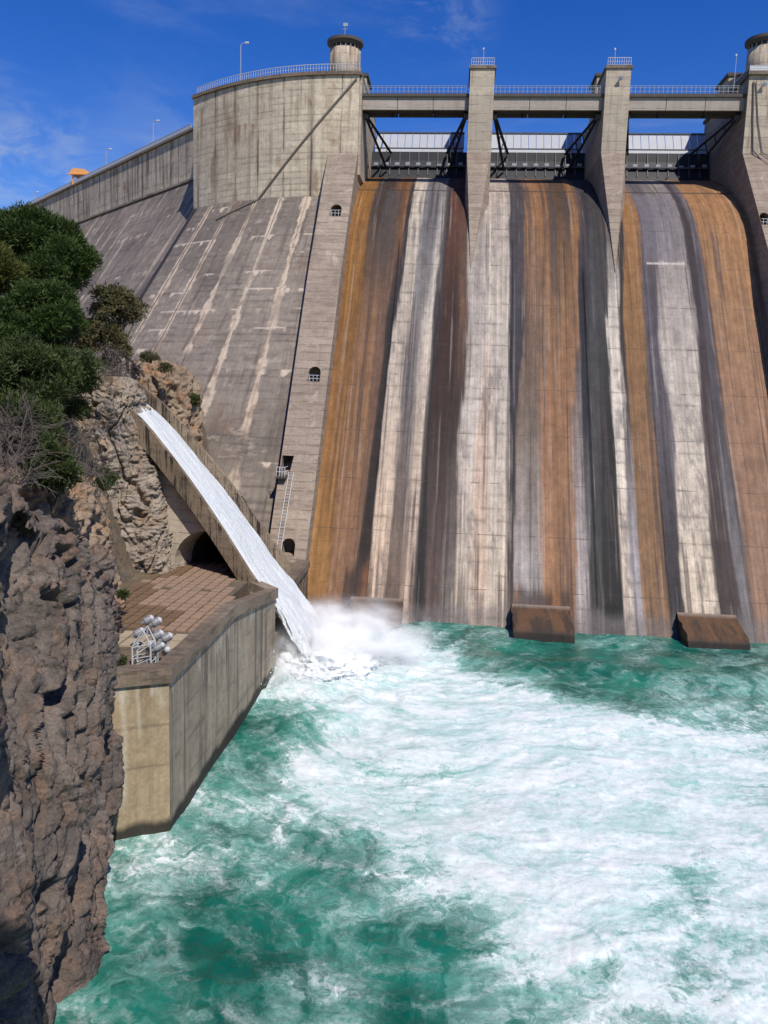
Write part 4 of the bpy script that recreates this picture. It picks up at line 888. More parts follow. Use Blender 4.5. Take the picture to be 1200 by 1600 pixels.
# lower side wall running on to the dam
sw2 = thing('lower_side_wall', (-14, 69, WATER), 'stained low concrete wall with sloping coping between the flume foot and the dam', 'wall')
painted_wall((-13.9, 66.5), (-14.1, 79.5), -24.5, -17.6, ((.3, .2, .13), (.22, .15, .1), (.06, .045, .035)), 1150, sw2, drip=1., joint=1.3)
poly_wall('wall_core', [(-13.95, 67.5), (-14.15, 79.5)], -.06, -.7, -24.5, -17.6, M['retain'], sw2)
poly_wall('wall_face', [(-13.6, 61.6), (-13.9, 67.5)], 0, -.7, -24.5, -19.6, M['retain'], sw2)
poly_wall('coping', [(-13.95, 69), (-13.9, 72.5), (-14.0, 79.0)], .2, -1.2, -17.6, -16.9, M['coping'], sw2)
MB().box(-24, -14.4, 69, 82, -18.5, -17.4).build('landing_slab', M['coping'], sw2)

# --- floodlights and their lattice frame on the terrace
HB = [(-18.3, 46.7), (-17.65, 46.35), (-17.85, 44.05), (-16.6, 43.8), (-15.92, 43.4), (-16.3, 41.8), (-15.75, 41.65), (-15.1, 41.2)]
HL = ['grey floodlight at the far left back of the cluster', 'grey floodlight just right of the rearmost one', 'large grey floodlight on the left above the steel frame', 'grey floodlight in the middle of the cluster behind the frame apex', 'large pale floodlight on the right of the middle row', 'small white floodlight seen through the steel frame', 'white floodlight directly right of the steel frame post', 'bright white round floodlight at the right front on a short stand']
for k, ((x, y), lab) in enumerate(zip(HB, HL)):
    f_ = thing('floodlight', (x, y, -15.2), lab, 'floodlight', 'floodlights clustered on the terrace')
    ax = Vector((.75, .45, .42)) if k not in (7, 5) else Vector((.5, -.6, .5)); r = .24 if k < 5 else .2
    c = Vector((x, y, -14.25)) - ax.normalized() * .25
    MB().lathe([(r * .35, -.12), (r * .55, 0), (r * .95, .12), (r, .3), (r, .5)], c, 16, axis=ax).build('lamp_housing', M['lamp_glass'], f_, False)
    MB().lathe([(r * .97, .5), (r * .85, .58), (r * .5, .66), (.02, .69)], c, 16, axis=ax).build('lens', M['white_metal'], f_, True)
    b = MB(); b.tube([(x, y, -15.15), (x, y, -14.4)], .07, 6); b.tube([(x - r - .03, y, -14.2), (x - r * .8, y, -14.5), (x, y, -14.6), (x + r * .8, y, -14.5), (x + r + .03, y, -14.2)], .03, 5)
    b.build('yoke', M['rail_grey'], f_); MB().lathe([(.2, -15.2), (.2, -15.1)], (x, y, 0), 10).build('base_plate', M['rail_grey'], f_)
fr = thing('steel_frame', (-16.45, 41.3, -15.2), 'white gabled steel lattice frame in front of the floodlights', 'frame')
for dy in (0, .7):
    y = 41.1 + dy; a, b_, c, d, e = (-16.98, y, -15.2), (-16.98, y, -14.1), (-16.35, y, -13.1), (-15.95, y, -13.9), (-15.92, y, -15.2)
    MB().tube([a, b_], .05, 6).build('post', M['white_metal'], fr); MB().tube([e, d], .05, 6).build('post', M['white_metal'], fr)
    MB().tube([b_, c, d], .05, 6).build('gable', M['white_metal'], fr)
    for p, q in ((a, (-15.92, y, -14.7)), ((-16.98, y, -14.8), (-15.92, y, -14.55)), ((-16.98, y, -14.15), d), ((-16.98, y, -14.7), d)): MB().tube([p, q], .03, 5).build('brace', M['white_metal'], fr)
for p in ((-16.98, -14.1), (-16.35, -13.1), (-15.95, -13.9), (-16.98, -14.9), (-15.92, -14.9)): MB().tube([(p[0], 41.1, p[1]), (p[0], 41.8, p[1])], .03, 5).build('tie', M['white_metal'], fr)

# ================================================================== water
FP = [(-8.3,75.2,0.3),(-3.4,78.4,0.25),(0.5,76.9,0.2),(4.4,79.9,0.3),(9.2,71.5,0.12),(7.0,65.9,0.15),(3.9,68.7,0.25),(11.2,65.0,0.12),(15.6,74.5,0.25),(17.0,67.6,0.2),(22.1,66.9,0.2),(26.6,67.7,0.25),(23.9,60.2,0.4),(18.9,59.4,0.5),(13.9,63.3,0.2),(-11.3,61.2,1),(-9.7,68.0,1),(-5.0,67.1,0.85),(-0.6,66.2,0.85),(-12.7,58.1,1),(-6.4,59.1,1),(0.6,59.0,0.9),(5.5,59.8,0.85),(9.9,56.7,0.8),(-2.0,51.5,0.9),(4.8,50.5,0.85),(11.1,50.5,0.85),(17.5,51.5,0.8),(21.4,52.1,0.65),(-11.9,54.4,0.05),(-10.2,52.9,0.1),(-12.2,49.9,0.15),(-11.9,47.0,0.3),(-8.3,52.7,0.8),(-14.6,57.8,0.9),(-13.3,45.0,0.35),(-9.9,43.9,0.5),(-11.3,40.7,0.45),(-6.9,44.4,0.8),(-7.5,39.2,0.55),(-4.3,41.7,0.85),(-1.2,43.6,0.75),(-2.4,45.8,0.6),(2.8,41.3,0.9),(7.7,42.0,0.85),(13.3,43.5,0.85),(18.1,44.2,0.8),(-12.6,37.9,0.5),(-12.4,34.5,0.5),(-13.1,32.4,0.45),(-11.8,31.2,0.6),(-10.4,35.3,0.25),(-8.0,35.6,0.4),(-6.4,37.5,0.2),(-5.3,34.9,0.35),(-4.3,36.1,0.1),(-3.8,37.3,0.35),(-1.8,36.4,0.75),(-1.1,34.5,0.35),(0.7,35.2,0.7),(1.9,33.4,0.6),(3.7,34.6,0.9),(6.8,36.0,0.9),(10.2,37.5,0.85),(11.3,36.1,0.45),(12.7,35.8,0.6),(15.6,37.2,0.75),(-10.4,31.4,0.1),(-7.8,32.2,0.1),(-8.2,29.6,0.05),(-5.4,32.0,0.25),(-3.2,32.3,0.4),(-1.9,30.8,0.2),(-3.4,29.8,0.15),(0.2,31.9,0.2),(1.3,30.8,0.15),(2.3,29.4,0.35),(3.8,29.2,0.5),(0.8,28.2,0.3),(-1.2,27.6,0.1),(-3.1,27.7,0.35),(-5.3,27.1,0.2),(-4.4,26.2,0.4),(-7.5,26.2,0.15),(-10.6,27.8,0.2),(-12.4,29.1,0.4),(-11.5,25.7,0.3),(-9.5,25.6,0.3),(5.6,31.4,0.8),(3.5,31.5,0.8),(7.0,28.6,0.5),(8.9,31.8,0.75),(11.5,31.7,0.6),(13.8,32.4,0.6),(9.4,28.9,0.55),(11.8,28.9,0.7),(5.6,27.4,0.5),(3.6,27.2,0.35),(2.2,27.0,0.35)]
FP = np.array(FP)
yy = np.exp(np.linspace(math.log(13), math.log(81.5), 620)); xi = np.linspace(-.85, 1.0, 700)
Yw, XI = np.meshgrid(yy, xi, indexing='ij'); Xw = Yw * XI
qx, qy = FP[:, 0] / FP[:, 1], np.log(FP[:, 1]) * .6
px_ = (Xw / Yw).ravel(); pyy = (np.log(Yw) * .6).ravel()
num = np.zeros_like(px_); den = np.zeros_like(px_) + 1e-9
for a, b_, d in zip(qx, qy, FP[:, 2]):
    k = np.exp(-((px_ - a) ** 2 + (pyy - b_) ** 2) / (2 * .031 ** 2)) + 2e-4 * np.exp(-((px_ - a) ** 2 + (pyy - b_) ** 2) / (2 * .12 ** 2)); num += k * d; den += k
D = (num / den).reshape(Xw.shape); D[(den.reshape(Xw.shape) < 1e-6)] = .45; D = D * .95
Zw = .34 * fbm(Xw * .14, Yw * .16, 0 * Xw, 3, 101) + (.11 - .04 * D) * fbm(Xw * .55 + fbm(Xw * .2, Yw * .2, 0 * Xw, 2, 7), Yw * .6, 0 * Xw, 4, 111, .55, ridged=True) + .04 * fbm(Xw * 2.1, Yw * 2.3, 0 * Xw, 3, 121, .6)
rim = np.hypot((Xw + 10.8), (Yw - 65)); Zw += 1.5 * np.exp(-(rim / 3.2) ** 2) + D * .35 * np.exp(-((rim - 9) / 4) ** 2) * fbm(Xw * .8, Yw * .8, 0 * Xw, 3, 5)
Zw += .55 * np.exp(-((Yw - 68.5 + .15 * Xw + 1.5 * vn(Xw * .12, 0 * Xw, 0 * Xw, 9)) / 2.2) ** 2) * sstep(-2, 6, Xw)      # the long standing wave below the toe
Zw *= sstep(0, 1, 1.)
rj = np.hypot(Xw + 11, Yw - 67) + .5; an = np.arctan2(-(Yw - 67), Xw + 11) + .045 * rj + .25 * fbm(Xw * .07, Yw * .07, 0 * Xw, 3, 141)
FU = 3.2 * np.log(rj); FV = an * 9
# slow eddies twist the strands
for ex, ey, er, es in ((1.5, 45, 7, 1.6), (-6.5, 34, 5, -1.5), (10, 37, 6, 1.4), (-9, 48, 4, -1.2), (12, 58, 6, -1.), (3, 30, 5, 1.2)):
    k = es * np.exp(-((Xw - ex) ** 2 + (Yw - ey) ** 2) / er ** 2); ca_, sa_ = np.cos(k), np.sin(k); dx_, dy_ = Xw - ex, Yw - ey
    nx_, ny_ = ex + dx_ * ca_ - dy_ * sa_, ey + dx_ * sa_ + dy_ * ca_; FU = FU + (nx_ - Xw) * .22; FV = FV + (ny_ - Yw) * .3
riv = grid_mesh('river_water', Xw, Yw, WATER + Zw, M['water'], None, True, attrs={'foam': D, 'flow_u': FU, 'flow_v': FV}, flip=True)
tag(riv, 'turbulent green river churned white below the spillway', kind='structure')
o = MB().box(-400, 400, -300, 84, WATER - 3, WATER - .9).build('river_bed', M['soil']); tag(o, 'river bed and banks beyond the view', kind='structure')
X2, Y2 = np.meshgrid(np.r_[np.linspace(-60, 160, 120)], np.linspace(-60, 84, 100), indexing='ij')
far = grid_mesh('river_water', X2, Y2, WATER - .55 + .1 * fbm(X2 * .3, Y2 * .3, 0 * X2, 3, 77), M['water'], None, True, attrs={'foam': np.clip(.35 + .3 * fbm(X2 * .05, Y2 * .05, 0 * X2, 3, 15), 0, 1), 'flow_u': X2 * .2, 'flow_v': Y2 * .4})
tag(far, 'calmer river water downstream', kind='structure')

# --- the jet leaving the flume
jp = [(x, smooth_z(x) + .02, .12, OF(x), .9) for x in np.linspace(-31, -15.2, 40)]
xx, zz2 = -15.2, smooth_z(-15.2) + .02
for k in range(1, 26):
    t_ = k / 25; x = -15.2 + 5.6 * t_; z = zz2 - 7.9 * (.74 * t_ + .26 * t_ * t_); jp.append((x, z, .15 + .1 * t_, 4.9 + .9 * t_, .9 + .8 * t_))
nr = 96; J = np.array(jp); th = np.linspace(0, 2 * np.pi, nr)
AA, TH = np.meshgrid(np.arange(len(jp)), th, indexing='ij')
# resample finely along the stream
fine = np.linspace(0, len(jp) - 1, 420); J = np.stack([np.interp(fine, np.arange(len(jp)), J[:, k]) for k in range(5)], 1)
S_ = np.r_[0, np.cumsum(np.hypot(np.diff(J[:, 0]), np.diff(J[:, 1])))]          # length along the stream
I, TH = np.meshgrid(np.arange(420), th, indexing='ij')
cmid = (J[I, 2] + J[I, 3]) / 2; hw = (J[I, 3] - J[I, 2]) / 2; thk = J[I, 4] / 2
ca, sa = np.cos(TH), np.sin(TH)
sq = lambda v: np.sign(v) * np.abs(v) ** .6
off = cmid + hw * sq(ca); dz = thk * sq(sa) - thk * .6
free = sstep(-15.6, -10.5, J[I, 0])
sl_ = S_[I]
nz = fbm(sl_ * .28, off * 1.1, sa * .7, 5, 201, .62); nz2 = fbm(sl_ * .9, off * 2.6, sa, 4, 211, .6)
dz = dz + (.16 + .45 * free) * nz + (.1 + .1 * free) * nz2
off = off + ca * (.06 + .8 * free) * fbm(sl_ * .5, sa * 1.5, ca * 1.5, 5, 221, .6) * 1.2
bx = B0[0] + U2[0] * (J[I, 0] + 15.2) / .9707 + N2[0] * off; by = B0[1] + U2[1] * (J[I, 0] + 15.2) / .9707 + N2[1] * off
jet = grid_mesh('water_jet', bx, by, J[I, 1] + dz, M['jet'], None, True, uv=(sl_ * .3, off * 1.25), flip=True)
tag(jet, 'thick white jet of water rushing down the flume and falling into the river', 'water jet', kind=None)

# --- splash: torn foam lumps, droplets and a veil of spray where the jet lands
lump = []
n1, n2 = 150, 90; PH, TT = np.meshgrid(np.linspace(0, 2 * np.pi, n1), np.linspace(0, np.pi * .52, n2), indexing='ij')
dirx, diry, dirz = np.cos(PH) * np.sin(TT), np.sin(PH) * np.sin(TT), np.cos(TT)
rr = 1 + .55 * fbm(dirx * 2.2, diry * 2.2, dirz * 2.2, 6, 301, .62, ridged=True) * .7 + .12 * fbm(dirx * 9, diry * 9, dirz * 9, 4, 307)
sp = grid_mesh('splash_mound', -9.6 + 3.7 * rr * dirx, 64.2 + 3.4 * rr * diry, WATER - .2 + 2.5 * rr * dirz, M['foamy'], None, True)
tag(sp, 'boiling white foam mound where the jet hits the river', 'splash')
N = 130000
v0 = rng.normal(size=(N, 3)); v0[:, 2] = np.abs(v0[:, 2]); cen = rng.random(N)
cl_x = np.array((-11.0, -10.0, -9.0, -7.6, -8.4, -6.0, -10.6, -12.0)); cl_y = np.array((65.5, 63.2, 66.5, 65.0, 62.4, 66.5, 60.8, 62.5)); cl_h = np.array((1.7, 1.2, 1.5, 1.0, .8, .6, .8, .7)); cl_r = np.array((1.1, 1.2, 1.2, 1.5, 1.4, 1.8, 1.3, .7))
ci = rng.choice(8, N, p=(.2, .16, .17, .13, .11, .09, .08, .06)); rad_ = rng.gamma(1.6, .42, N)
pos = np.stack([cl_x[ci] + v0[:, 0] * rad_ * cl_r[ci], cl_y[ci] + v0[:, 1] * rad_ * cl_r[ci], WATER + .1 + v0[:, 2] * rad_ * cl_h[ci]], 1)
pos[:, 0] += .35 * np.maximum(pos[:, 2] - WATER, 0); pos[:, 0] = np.maximum(pos[:, 0], -13.3 + .3 * rng.random(N)); pos[:, 2] = np.where(pos[:, 2] > WATER + 3.0, WATER + .2 + 1.5 * cen, pos[:, 2])
sz_ = rng.gamma(1.3, .008, N) + .007
tet = np.array(((1, 1, 1), (1, -1, -1), (-1, 1, -1), (-1, -1, 1))) * .8
V = (pos[:, None, :] + tet[None] * sz_[:, None, None]).reshape(-1, 3); base_i = np.arange(N) * 4
F_ = np.concatenate([np.stack([base_i + a, base_i + b_, base_i + c], 1) for a, b_, c in ((0, 1, 2), (0, 3, 1), (0, 2, 3), (1, 3, 2))])
me = bpy.data.meshes.new('spray_droplets'); me.from_pydata(V.tolist(), [], F_.tolist()); me.update()
tag(link('spray_droplets', me, M['foamy']), 'white droplets thrown up where the jet lands', kind='stuff')
def mist(name, c, r, dens, label):
    bm = bmesh.new(); bmesh.ops.create_icosphere(bm, subdivisions=3, radius=1)
    me = bpy.data.meshes.new(name); bm.to_mesh(me); bm.free()
    m = bpy.data.materials.new(name + '_air'); m.use_nodes = True; t = NT(m.node_tree); t.n.remove(t.n['Principled BSDF'])
    pv = t.node('ShaderNodeVolumePrincipled'); pv.inputs['Color'].default_value = (1, 1, 1, 1); pv.inputs['Anisotropy'].default_value = -.3
    oc = t.node('ShaderNodeTexCoord').outputs['Object']
    ln = t.node('ShaderNodeVectorMath', {'operation': 'LENGTH'}); t.put(ln.inputs[0], oc)
    f = t.ramp(ln.outputs['Value'], 1.0, .15, 0, 1); nn = t.noise(oc, 2.2, 5, .62, .5)
    t.put(pv.inputs['Density'], t.math('MULTIPLY', t.math('MULTIPLY', f, t.ramp(nn, .42, .68)), dens)); t.l.new(pv.outputs[0], t.n['Material Output'].inputs['Volume'])
    o = link(name, me, m); o.location = c; o.scale = r; tag(o, label, 'spray'); return o
mist('spray_cloud', (-7.6, 65.5, -20.9), (8.2, 5.8, 4.4), 1.3, 'white cloud of spray drifting right from the foot of the jet')
mist('spray_cloud', (-10.4, 64.5, -21.2), (4.8, 4.4, 4.2), 6.0, 'dense white burst of spray right at the jet landing')
mist('spray_cloud', (-12.2, 60, -21.2), (1.6, 4.5, 2.6), .7, 'thin spray veil against the corner of the retaining wall')

# ================================================================== rock and hillside
def ridged_disp(x, y, z, seed, k=1., bed=0.):
    """blocky, creased rock relief"""
    w1 = fbm(x * .3, y * .3, z * .3, 3, seed + 50); w2 = fbm(x * .3, y * .3, z * .3 + 9, 3, seed + 57)
    x, y, z = x + 1.3 * w1, y + 1.3 * w2, z - .9 * w1
    # beds and cracks run steeply: stretch the relief along a tilted axis
    a = np.array((-.12, .45, .885)); al = x * a[0] + y * a[1] + z * a[2]
    xs_, ys_, zs_ = x - a[0] * al * .78, y - a[1] * al * .78, z - a[2] * al * .78
    big = fbm(xs_ * .19, ys_ * .19, zs_ * .24, 3, seed)
    slab_ = fbm(xs_ * .5, ys_ * .5, zs_ * .5, 4, seed + 7, .48) * 4; fl_ = np.floor(slab_); stepd = (fl_ + sstep(.55, 1., slab_ - fl_)) / 4
    crease = 1 - np.abs(fbm(xs_ * .55, ys_ * .55, zs_ * .55, 3, seed + 13)) * 2
    crease2 = 1 - np.abs(fbm(x * .9, y * .9, z * 1.3, 3, seed + 17)) * 2
    fine = fbm(x * 2.0, y * 2.0, z * 2.2, 6, seed + 23, .62)
    cr = -sstep(.72, .98, crease); cr2 = -sstep(.8, .99, crease2)
    ox, oy, oz = x, y, z
    ledge = fbm(ox * .5, oy * .5, oz * 2.1, 4, seed + 29, .6); ledge = np.floor(ledge * 5) / 5 * .5 + ledge * .5
    return bed * (.75 * ledge + .3 * fbm(ox * 3, oy * 3, oz * 4.5, 4, seed + 31, .65) - .5 * sstep(.8, .98, 1 - np.abs(fbm(ox * .9, oy * .9, oz * .4, 3, seed + 33)) * 2)) + k * (2.1 * big + 1.5 * stepd + 1.25 * cr + .16 * cr2 + .17 * fine)
def surf(name, X, Y, Z, seed, k, mat, flip=False, mask=None, bed=0.):
    e = 1
    dXu, dYu, dZu = [np.gradient(a, axis=0) for a in (X, Y, Z)]; dXv, dYv, dZv = [np.gradient(a, axis=1) for a in (X, Y, Z)]
    nx, ny, nz = dYu * dZv - dZu * dYv, dZu * dXv - dXu * dZv, dXu * dYv - dYu * dXv
    L_ = np.sqrt(nx ** 2 + ny ** 2 + nz ** 2) + 1e-9
    s = -1 if flip else 1
    d = ridged_disp(X, Y, Z, seed, k, bed) * (1 if mask is None else mask) * s
    return grid_mesh(name, X + nx / L_ * d, Y + ny / L_ * d, Z + nz / L_ * d, mat, None, True, uv=(X, Z), flip=flip)
# foreground cliff on the left bank: foot, face, shoulder, then back over the top
ys = np.r_[np.linspace(3.5, 19, 90), np.linspace(19.1, 39.5, 330)]
FY = [3, 5, 7, 9, 12, 14.5, 18, 20.5, 25.3, 28, 31.4, 34.5, 36.4, 39.5]; FXX = [-3.3, -4.1, -5.1, -6.1, -8.8, -10.6, -11.4, -12.3, -12.5, -13.2, -14.7, -15.5, -16.6, -20]
SHX = [-3.5, -4.4, -5.5, -6.5, -9.4, -11.4, -12.4, -14.4, -15.0, -15.3, -15.4, -15.6, -17.0, -22]; SHZ = [7, 7, 7, 6, 2.0, -1.5, -3.0, -1.5, -2.2, -3.7, -5.4, -8.4, -10.5, -15]  # near end, out of view, is pushed out and raised to cast shade
SM = lambda q, A_: sum(np.interp(q + d, FY, A_) for d in (-1, -.5, 0, .5, 1)) / 5
vv = np.r_[np.linspace(0, 1, 300), np.linspace(1.01, 2, 110)]
YY, VV = np.meshgrid(ys, vv, indexing='ij')
fx_, sx_, sz2 = SM(YY, FXX), SM(YY, SHX), SM(YY, SHZ)
t1 = np.clip(VV, 0, 1); t2 = np.clip(VV - 1, 0, 1)
bulge = np.sin(t1 * np.pi) * .9
Xr = fx_ + (sx_ - fx_) * t1 ** 1.3 + bulge * .5 * sstep(10, 18, YY) - 16 * t2; Zr = -24.5 + (sz2 + 24.5) * t1 + t2 * 3.2 + .6 * np.sin(t2 * 3)
c1 = surf('rock_cliff', Xr, YY + 0 * VV, Zr, 400, .95, M['rock'], bed=.14, mask=.1 + .9 * sstep(13, 19, YY))
tag(c1, 'large grey brown rugged cliff filling the left foreground above the water', 'cliff')
# standing column beside the flume
def column(name, cx, cy, rx, ry, z0, z1, seed, k, mat, label, lean=(0, 0), nu=260, nv=200, taper=.8, power=2.6, cat='rock'):
    u = np.linspace(0, 2 * np.pi, nu); v = np.linspace(0, 1, nv); Uu, Vv = np.meshgrid(u, v, indexing='ij')
    top = np.clip((Vv - .8) / .2, 0, 1); rad = (1 - (1 - taper) * np.clip(Vv / .8, 0, 1)) * np.sqrt(np.clip(1 - top ** 2, 0, 1)); zz = z0 + (z1 - z0) * (np.clip(Vv / .8, 0, 1) * .85 + .15 * np.sin(top * np.pi / 2))
    cc, ss = np.cos(Uu), np.sin(Uu); den_ = (np.abs(cc) ** power + np.abs(ss) ** power) ** (1 / power)
    X = cx + rx * rad * cc / den_ + lean[0] * (zz - z0); Y = cy + ry * rad * ss / den_ + lean[1] * (zz - z0)
    o = surf(name, X, Y, zz, seed, k * .75, mat, bed=.6); return tag(o, label, cat)
column('rock_column', -28.9, 65.3, 6.8, 3.6, -17, 1.6, 500, .75, M['rock2'], 'tall buff limestone buttress between the pines and the head of the flume', (-.17, .03), 420, 330, .8)
shade_wall = column('cliff', -5.5, -7.5, 10.4, 3.9, -24, 19.5, 810, .5, M['rock'], 'unseen rock wall added behind the viewpoint to shade the foreground cliff', (0, 0), 120, 100, .97, 4)  # added out of view, sized to throw shade on the lower left rock
shade_wall['kind'] = 'structure'; del shade_wall['category']
column('rock_outcrop', -29.0, 80, 5.2, 4.5, -16, 2.6, 600, .6, M['rock3'], 'ochre rock outcrop behind the flume against the dam face', (-.05, 0), 220, 180, .72)
column('rock_boulder', -27.2, 50, 5.5, 5.5, -18, -5.4, 650, .6, M['rock3'], 'rusty brown boulder in the dark cleft below the young juniper', (0, 0), 160, 130, .8)
column('rock_boulder', -22.2, 44.5, 2.9, 4.2, -18, -9.6, 690, .5, M['rock'], 'low grey boulder on the left edge of the terrace', (0, 0), 160, 120, .8)
# hillside
gx, gy = np.meshgrid(np.linspace(-190, -17, 240), np.linspace(36, 200, 220), indexing='ij')
rise = sstep(-23.5, -31, gx); h = -17.4 + rise * (15.8 + .22 * np.clip(-31 - gx, 0, 200)) + 2.4 * fbm(gx * .09, gy * .09, 0 * gx, 4, 701) * rise + .6 * fbm(gx * .5, gy * .5, 0 * gx, 3, 705) * rise
h = h - sstep(80, 100, gy) * 3 * rise
h = h - (1 - sstep(38, 56, gy)) * rise * 2.0
hill = grid_mesh('hillside', gx, gy, h, M['soil'], None, True, uv=(gx, gy)); tag(hill, 'scrubby hillside on the left bank', kind='structure')

# ================================================================== trees and scrub
def foliage(name, lobes, per, L, W, mat, parent, seed, up=.35, spread=.9):
    r_ = np.random.default_rng(seed); Vs, n = [], 0
    for (cx, cy, cz, rx, rz) in lobes:
        m = int(per * rx * rx)
        d = r_.normal(size=(m, 3)); d /= np.linalg.norm(d, axis=1)[:, None]; d[:, 2] = np.where(r_.random(m) < .35, np.abs(d[:, 2]), d[:, 2])
        rad = r_.random(m) ** .42; lum_ = 1 + .55 * fbm(d[:, 0] * 2.2 + cx, d[:, 1] * 2.2 + cy, d[:, 2] * 2.2, 4, seed)
        p = np.array((cx, cy, cz)) + d * np.array((rx, rx, rz)) * (rad * lum_)[:, None]
        ax = d * spread + r_.normal(0, .45, (m, 3)) + np.array((0, 0, up)); ax /= np.linalg.norm(ax, axis=1)[:, None]
        sd = np.cross(ax, r_.normal(size=(m, 3))); sd /= np.linalg.norm(sd, axis=1)[:, None] + 1e-9
        ll = L * (.6 + .8 * r_.random(m))[:, None]; ww = W * (.6 + .8 * r_.random(m))[:, None]
        Vs.append(np.stack([p - ax * ll * .3, p + sd * ww, p + ax * ll, p - sd * ww], 1).reshape(-1, 3)); n += m
    V = np.concatenate(Vs); me = bpy.data.meshes.new(name); me.vertices.add(len(V)); me.vertices.foreach_set('co', V.ravel())
    q = np.arange(n * 4, dtype=np.int32); me.loops.add(n * 4); me.loops.foreach_set('vertex_index', q); me.polygons.add(n)
    me.polygons.foreach_set('loop_start', q[::4].copy()); me.polygons.foreach_set('loop_total', np.full(n, 4, dtype=np.int32)); me.update(calc_edges=True)
    return tag(link(name, me, mat, parent), kind='stuff') if parent is not None else link(name, me, mat, parent)
def limbs(name, base, lobes, r0, parent, seed, mat='bark'):
    r_ = random.Random(seed); b = MB(); base = Vector(base); top = sum((Vector(l[:3]) for l in lobes), Vector()) / len(lobes)
    b.tube([base, base.lerp(top, .35) + Vector((.3, 0, 0)), base.lerp(top, .7), top], r0, 8, r0 * .35)
    for l in lobes:
        s = base.lerp(top, r_.uniform(.35, .85)); e = Vector(l[:3]); mid = s.lerp(e, .5) + Vector((r_.uniform(-.3, .3), r_.uniform(-.3, .3), .3)); b.tube([s, mid, e], r0 * .35, 5, r0 * .1)
    return b.build(name, M[mat], parent)
def tree(base, lobes, per, mat, label, seed, L=.26, W=.05, r0=.3, name='pine_tree', group='trees on the left bank'):
    t = thing(name, base, label, 'tree', group); limbs('trunk', base, lobes, r0, t, seed); 
    o = foliage('crown', lobes, per, L, W, M[mat], t, seed); o['kind'] = 'stuff'; return t
def lob(c, r, n, lr, seed, flat_=.8):
    r_ = random.Random(seed); out = []
    for i in range(n):
        a, e = r_.uniform(0, 6.283), r_.uniform(-.5, 1.35); rr = r * r_.uniform(.55, .8)
        q = lr * r_.uniform(.5, 1.3); out.append((c[0] + rr * math.cos(a) * math.cos(e), c[1] + rr * math.sin(a) * math.cos(e), c[2] + rr * math.sin(e) * flat_, q, q * .85))
    return out + [(c[0], c[1], c[2], r * .6, r * .55)]
tree((-35.6, 67, 1), lob((-35.3, 66, 10.3), 4.9, 60, 1.35, 1), 1100, 'pine', 'big round dark green stone pine against the dam face', 31, r0=.35)
tree((-35.5, 60.5, 1), lob((-35.4, 60, 8.0), 2.8, 24, .9, 2), 1100, 'pine_y', 'yellowish green pine at the left edge in front of the big round one', 32)
tree((-31.0, 59, -1), lob((-30.2, 58, 4.4), 3.5, 48, 1.0, 3), 1100, 'pine', 'medium pine with clumped crown just below the big round pine', 33)
tree((-30.5, 53.5, -4), lob((-29.2, 52.5, .2), 3.6, 44, 1.0, 4), 900, 'fir', 'ragged darker pine lowest on the left above the bare brush', 34)
tree((-34.5, 56, -2), lob((-33.0, 55, 3.2), 3.2, 32, 1.1, 41), 900, 'pine', 'pine half cut by the left edge of the photo', 36)
tree((-30.2, 73, 1), lob((-30.8, 72, 6.9), 2.7, 26, .85, 5), 420, 'scrub', 'sparse olive brown tree right of the pines against the dam', 35, .22, .07, .16, 'olive_tree')
tree((-28.6, 73, 1), lob((-32.0, 71, 4.2), 2.3, 20, .9, 6), 420, 'scrub', 'thin brownish shrub tree at the foot of the dam face', 37, .22, .07, .12, 'olive_tree')
tree((-28.6, 56.5, -3), lob((-28.2, 56.2, .6), 2.7, 30, .95, 42), 900, 'fir', 'small dark pine filling the gap beside the buff buttress', 39)
tree((-27.2, 49.5, -6), lob((-27.6, 49.5, -2.6), 2.3, 26, .85, 43), 900, 'fir', 'dark low pine behind the bare brush at the left edge', 40)
tree((-23.3, 45, -7.5), [(-23.2 + .3 * math.sin(i * 2.4), 45 + .3 * math.cos(i * 2.1), -5.6 + .45 * i, 1.25 - .16 * i, .6) for i in range(6)] + [(-24.4, 45.3, -5.2, 1.0, .8), (-22.3, 44.8, -5.0, .8, .7)], 1100, 'fir', 'young bushy juniper in the cleft above the foreground cliff', 38, .24, .05, .1, 'juniper_tree')
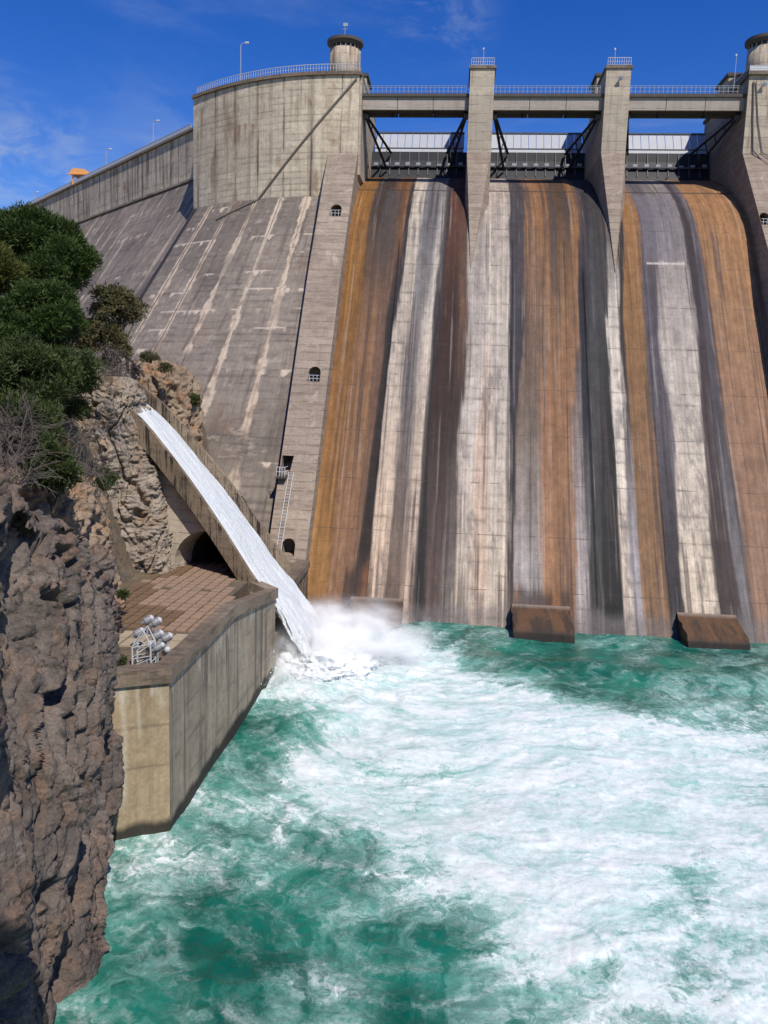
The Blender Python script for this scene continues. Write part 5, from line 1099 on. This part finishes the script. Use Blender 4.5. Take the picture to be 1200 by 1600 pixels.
for k, (x, y, z, r, mt, lab) in enumerate(((-26.2, 79.5, -1.2, 1.15, 'fir', 'round green shrub on the right side of the ochre outcrop'), (-30.2, 79.5, 2.6, 1.1, 'scrub', 'low shrub on top of the ochre outcrop'), (-21.2, 49.6, -13.6, .6, 'fir', 'dark green bush beside the rocks at the back of the terrace'),
                                          (-17.5, 40.6, -14.9, .5, 'fir', 'small dark bush at the left end of the front coping'), (-29.6, 71, 3.0, 1.0, 'scrub', 'tuft of dry scrub on top of the buff buttress'), (-32.5, 70, 3.2, 1.3, 'scrub', 'dry scrub under the sparse olive tree'), (-33.2, 76, 2.2, 1.4, 'scrub', 'brownish scrub between the outcrop and the dam foot'), (-27.5, 75, 1.8, .9, 'scrub', 'low scrub tuft at the flume head'), (-25, 56, -7, 1.4, 'fir', 'shaded shrub in the cleft behind the juniper'), (-31, 80, 2.6, 1.2, 'fir', 'dark low shrub behind the outcrop top'), (-28.2, 57, -1.6, 1.7, 'fir', 'dull green shrub on the slope left of the buff buttress'), (-27.6, 53.5, -4.2, 1.5, 'scrub', 'brownish shrub on the slope just behind the juniper'), (-30.5, 62.5, .6, 1.6, 'scrub', 'dry shrub under the clumped pine, beside the buff buttress'))):
    lb_ = lob((x, y, z), r * .7, 6, r * .5, 60 + k); s_ = thing('shrub', (x, y, z - r), lab, 'shrub', 'shrubs on the rocks')
    limbs('stem', (x, y, z - r), lb_, .05, s_, 80 + k); foliage('leaves', lb_, 1300, .13, .04, M[mt], s_, 90 + k)
def bare(base, n, Lh, label, seed):
    t = thing('bare_shrub', base, label, 'shrub', 'leafless brush on the left bank'); r_ = random.Random(seed); b = MB()
    for i in range(n):
        p = Vector(base) + Vector((r_.uniform(-1.2, 1.2), r_.uniform(-1, 1), 0)); d = Vector((r_.uniform(-.7, .9), r_.uniform(-.8, .3), r_.uniform(.15, 1.))).normalized(); pts = [p.copy()]
        for k in range(6): d = (d + Vector((r_.uniform(-.3, .3), r_.uniform(-.3, .3), r_.uniform(-.3, .12)))).normalized(); p = p + d * Lh / 6; pts.append(p.copy())
        b.tube(pts, .028, 3, .008)
        for k in (2, 3, 4):
            q = pts[k]; e = q + (d + Vector((r_.uniform(-1, 1), r_.uniform(-1, 1), r_.uniform(-.6, .8)))).normalized() * Lh * .35; b.tube([q, q.lerp(e, .5) + Vector((0, 0, .06)), e], .014, 3, .006)
    tag(b.build('twigs', M['twig'], t), kind='stuff')
for k, (x, y, z, n, L_, lab) in enumerate(((-25.5, 44, -4.4, 70, 3.0, 'tangle of grey bare brush above the foreground cliff at the left edge'), (-26.8, 47.5, -3.2, 80, 3.2, 'grey leafless brush under the lowest pine'), (-23.2, 40.5, -5.2, 60, 2.4, 'bare twigs spilling over the top of the foreground cliff'), (-26.4, 60.5, .8, 70, 2.6, 'dry leafless bush on the buff buttress'), (-24.2, 52, -6, 60, 2.6, 'bare brush in the shaded cleft'), (-27.5, 54, -4.5, 90, 2.6, 'brown brush on the slope between the juniper and the buff buttress'))):
    bare((x, y, z), n, L_, lab, 200 + k)
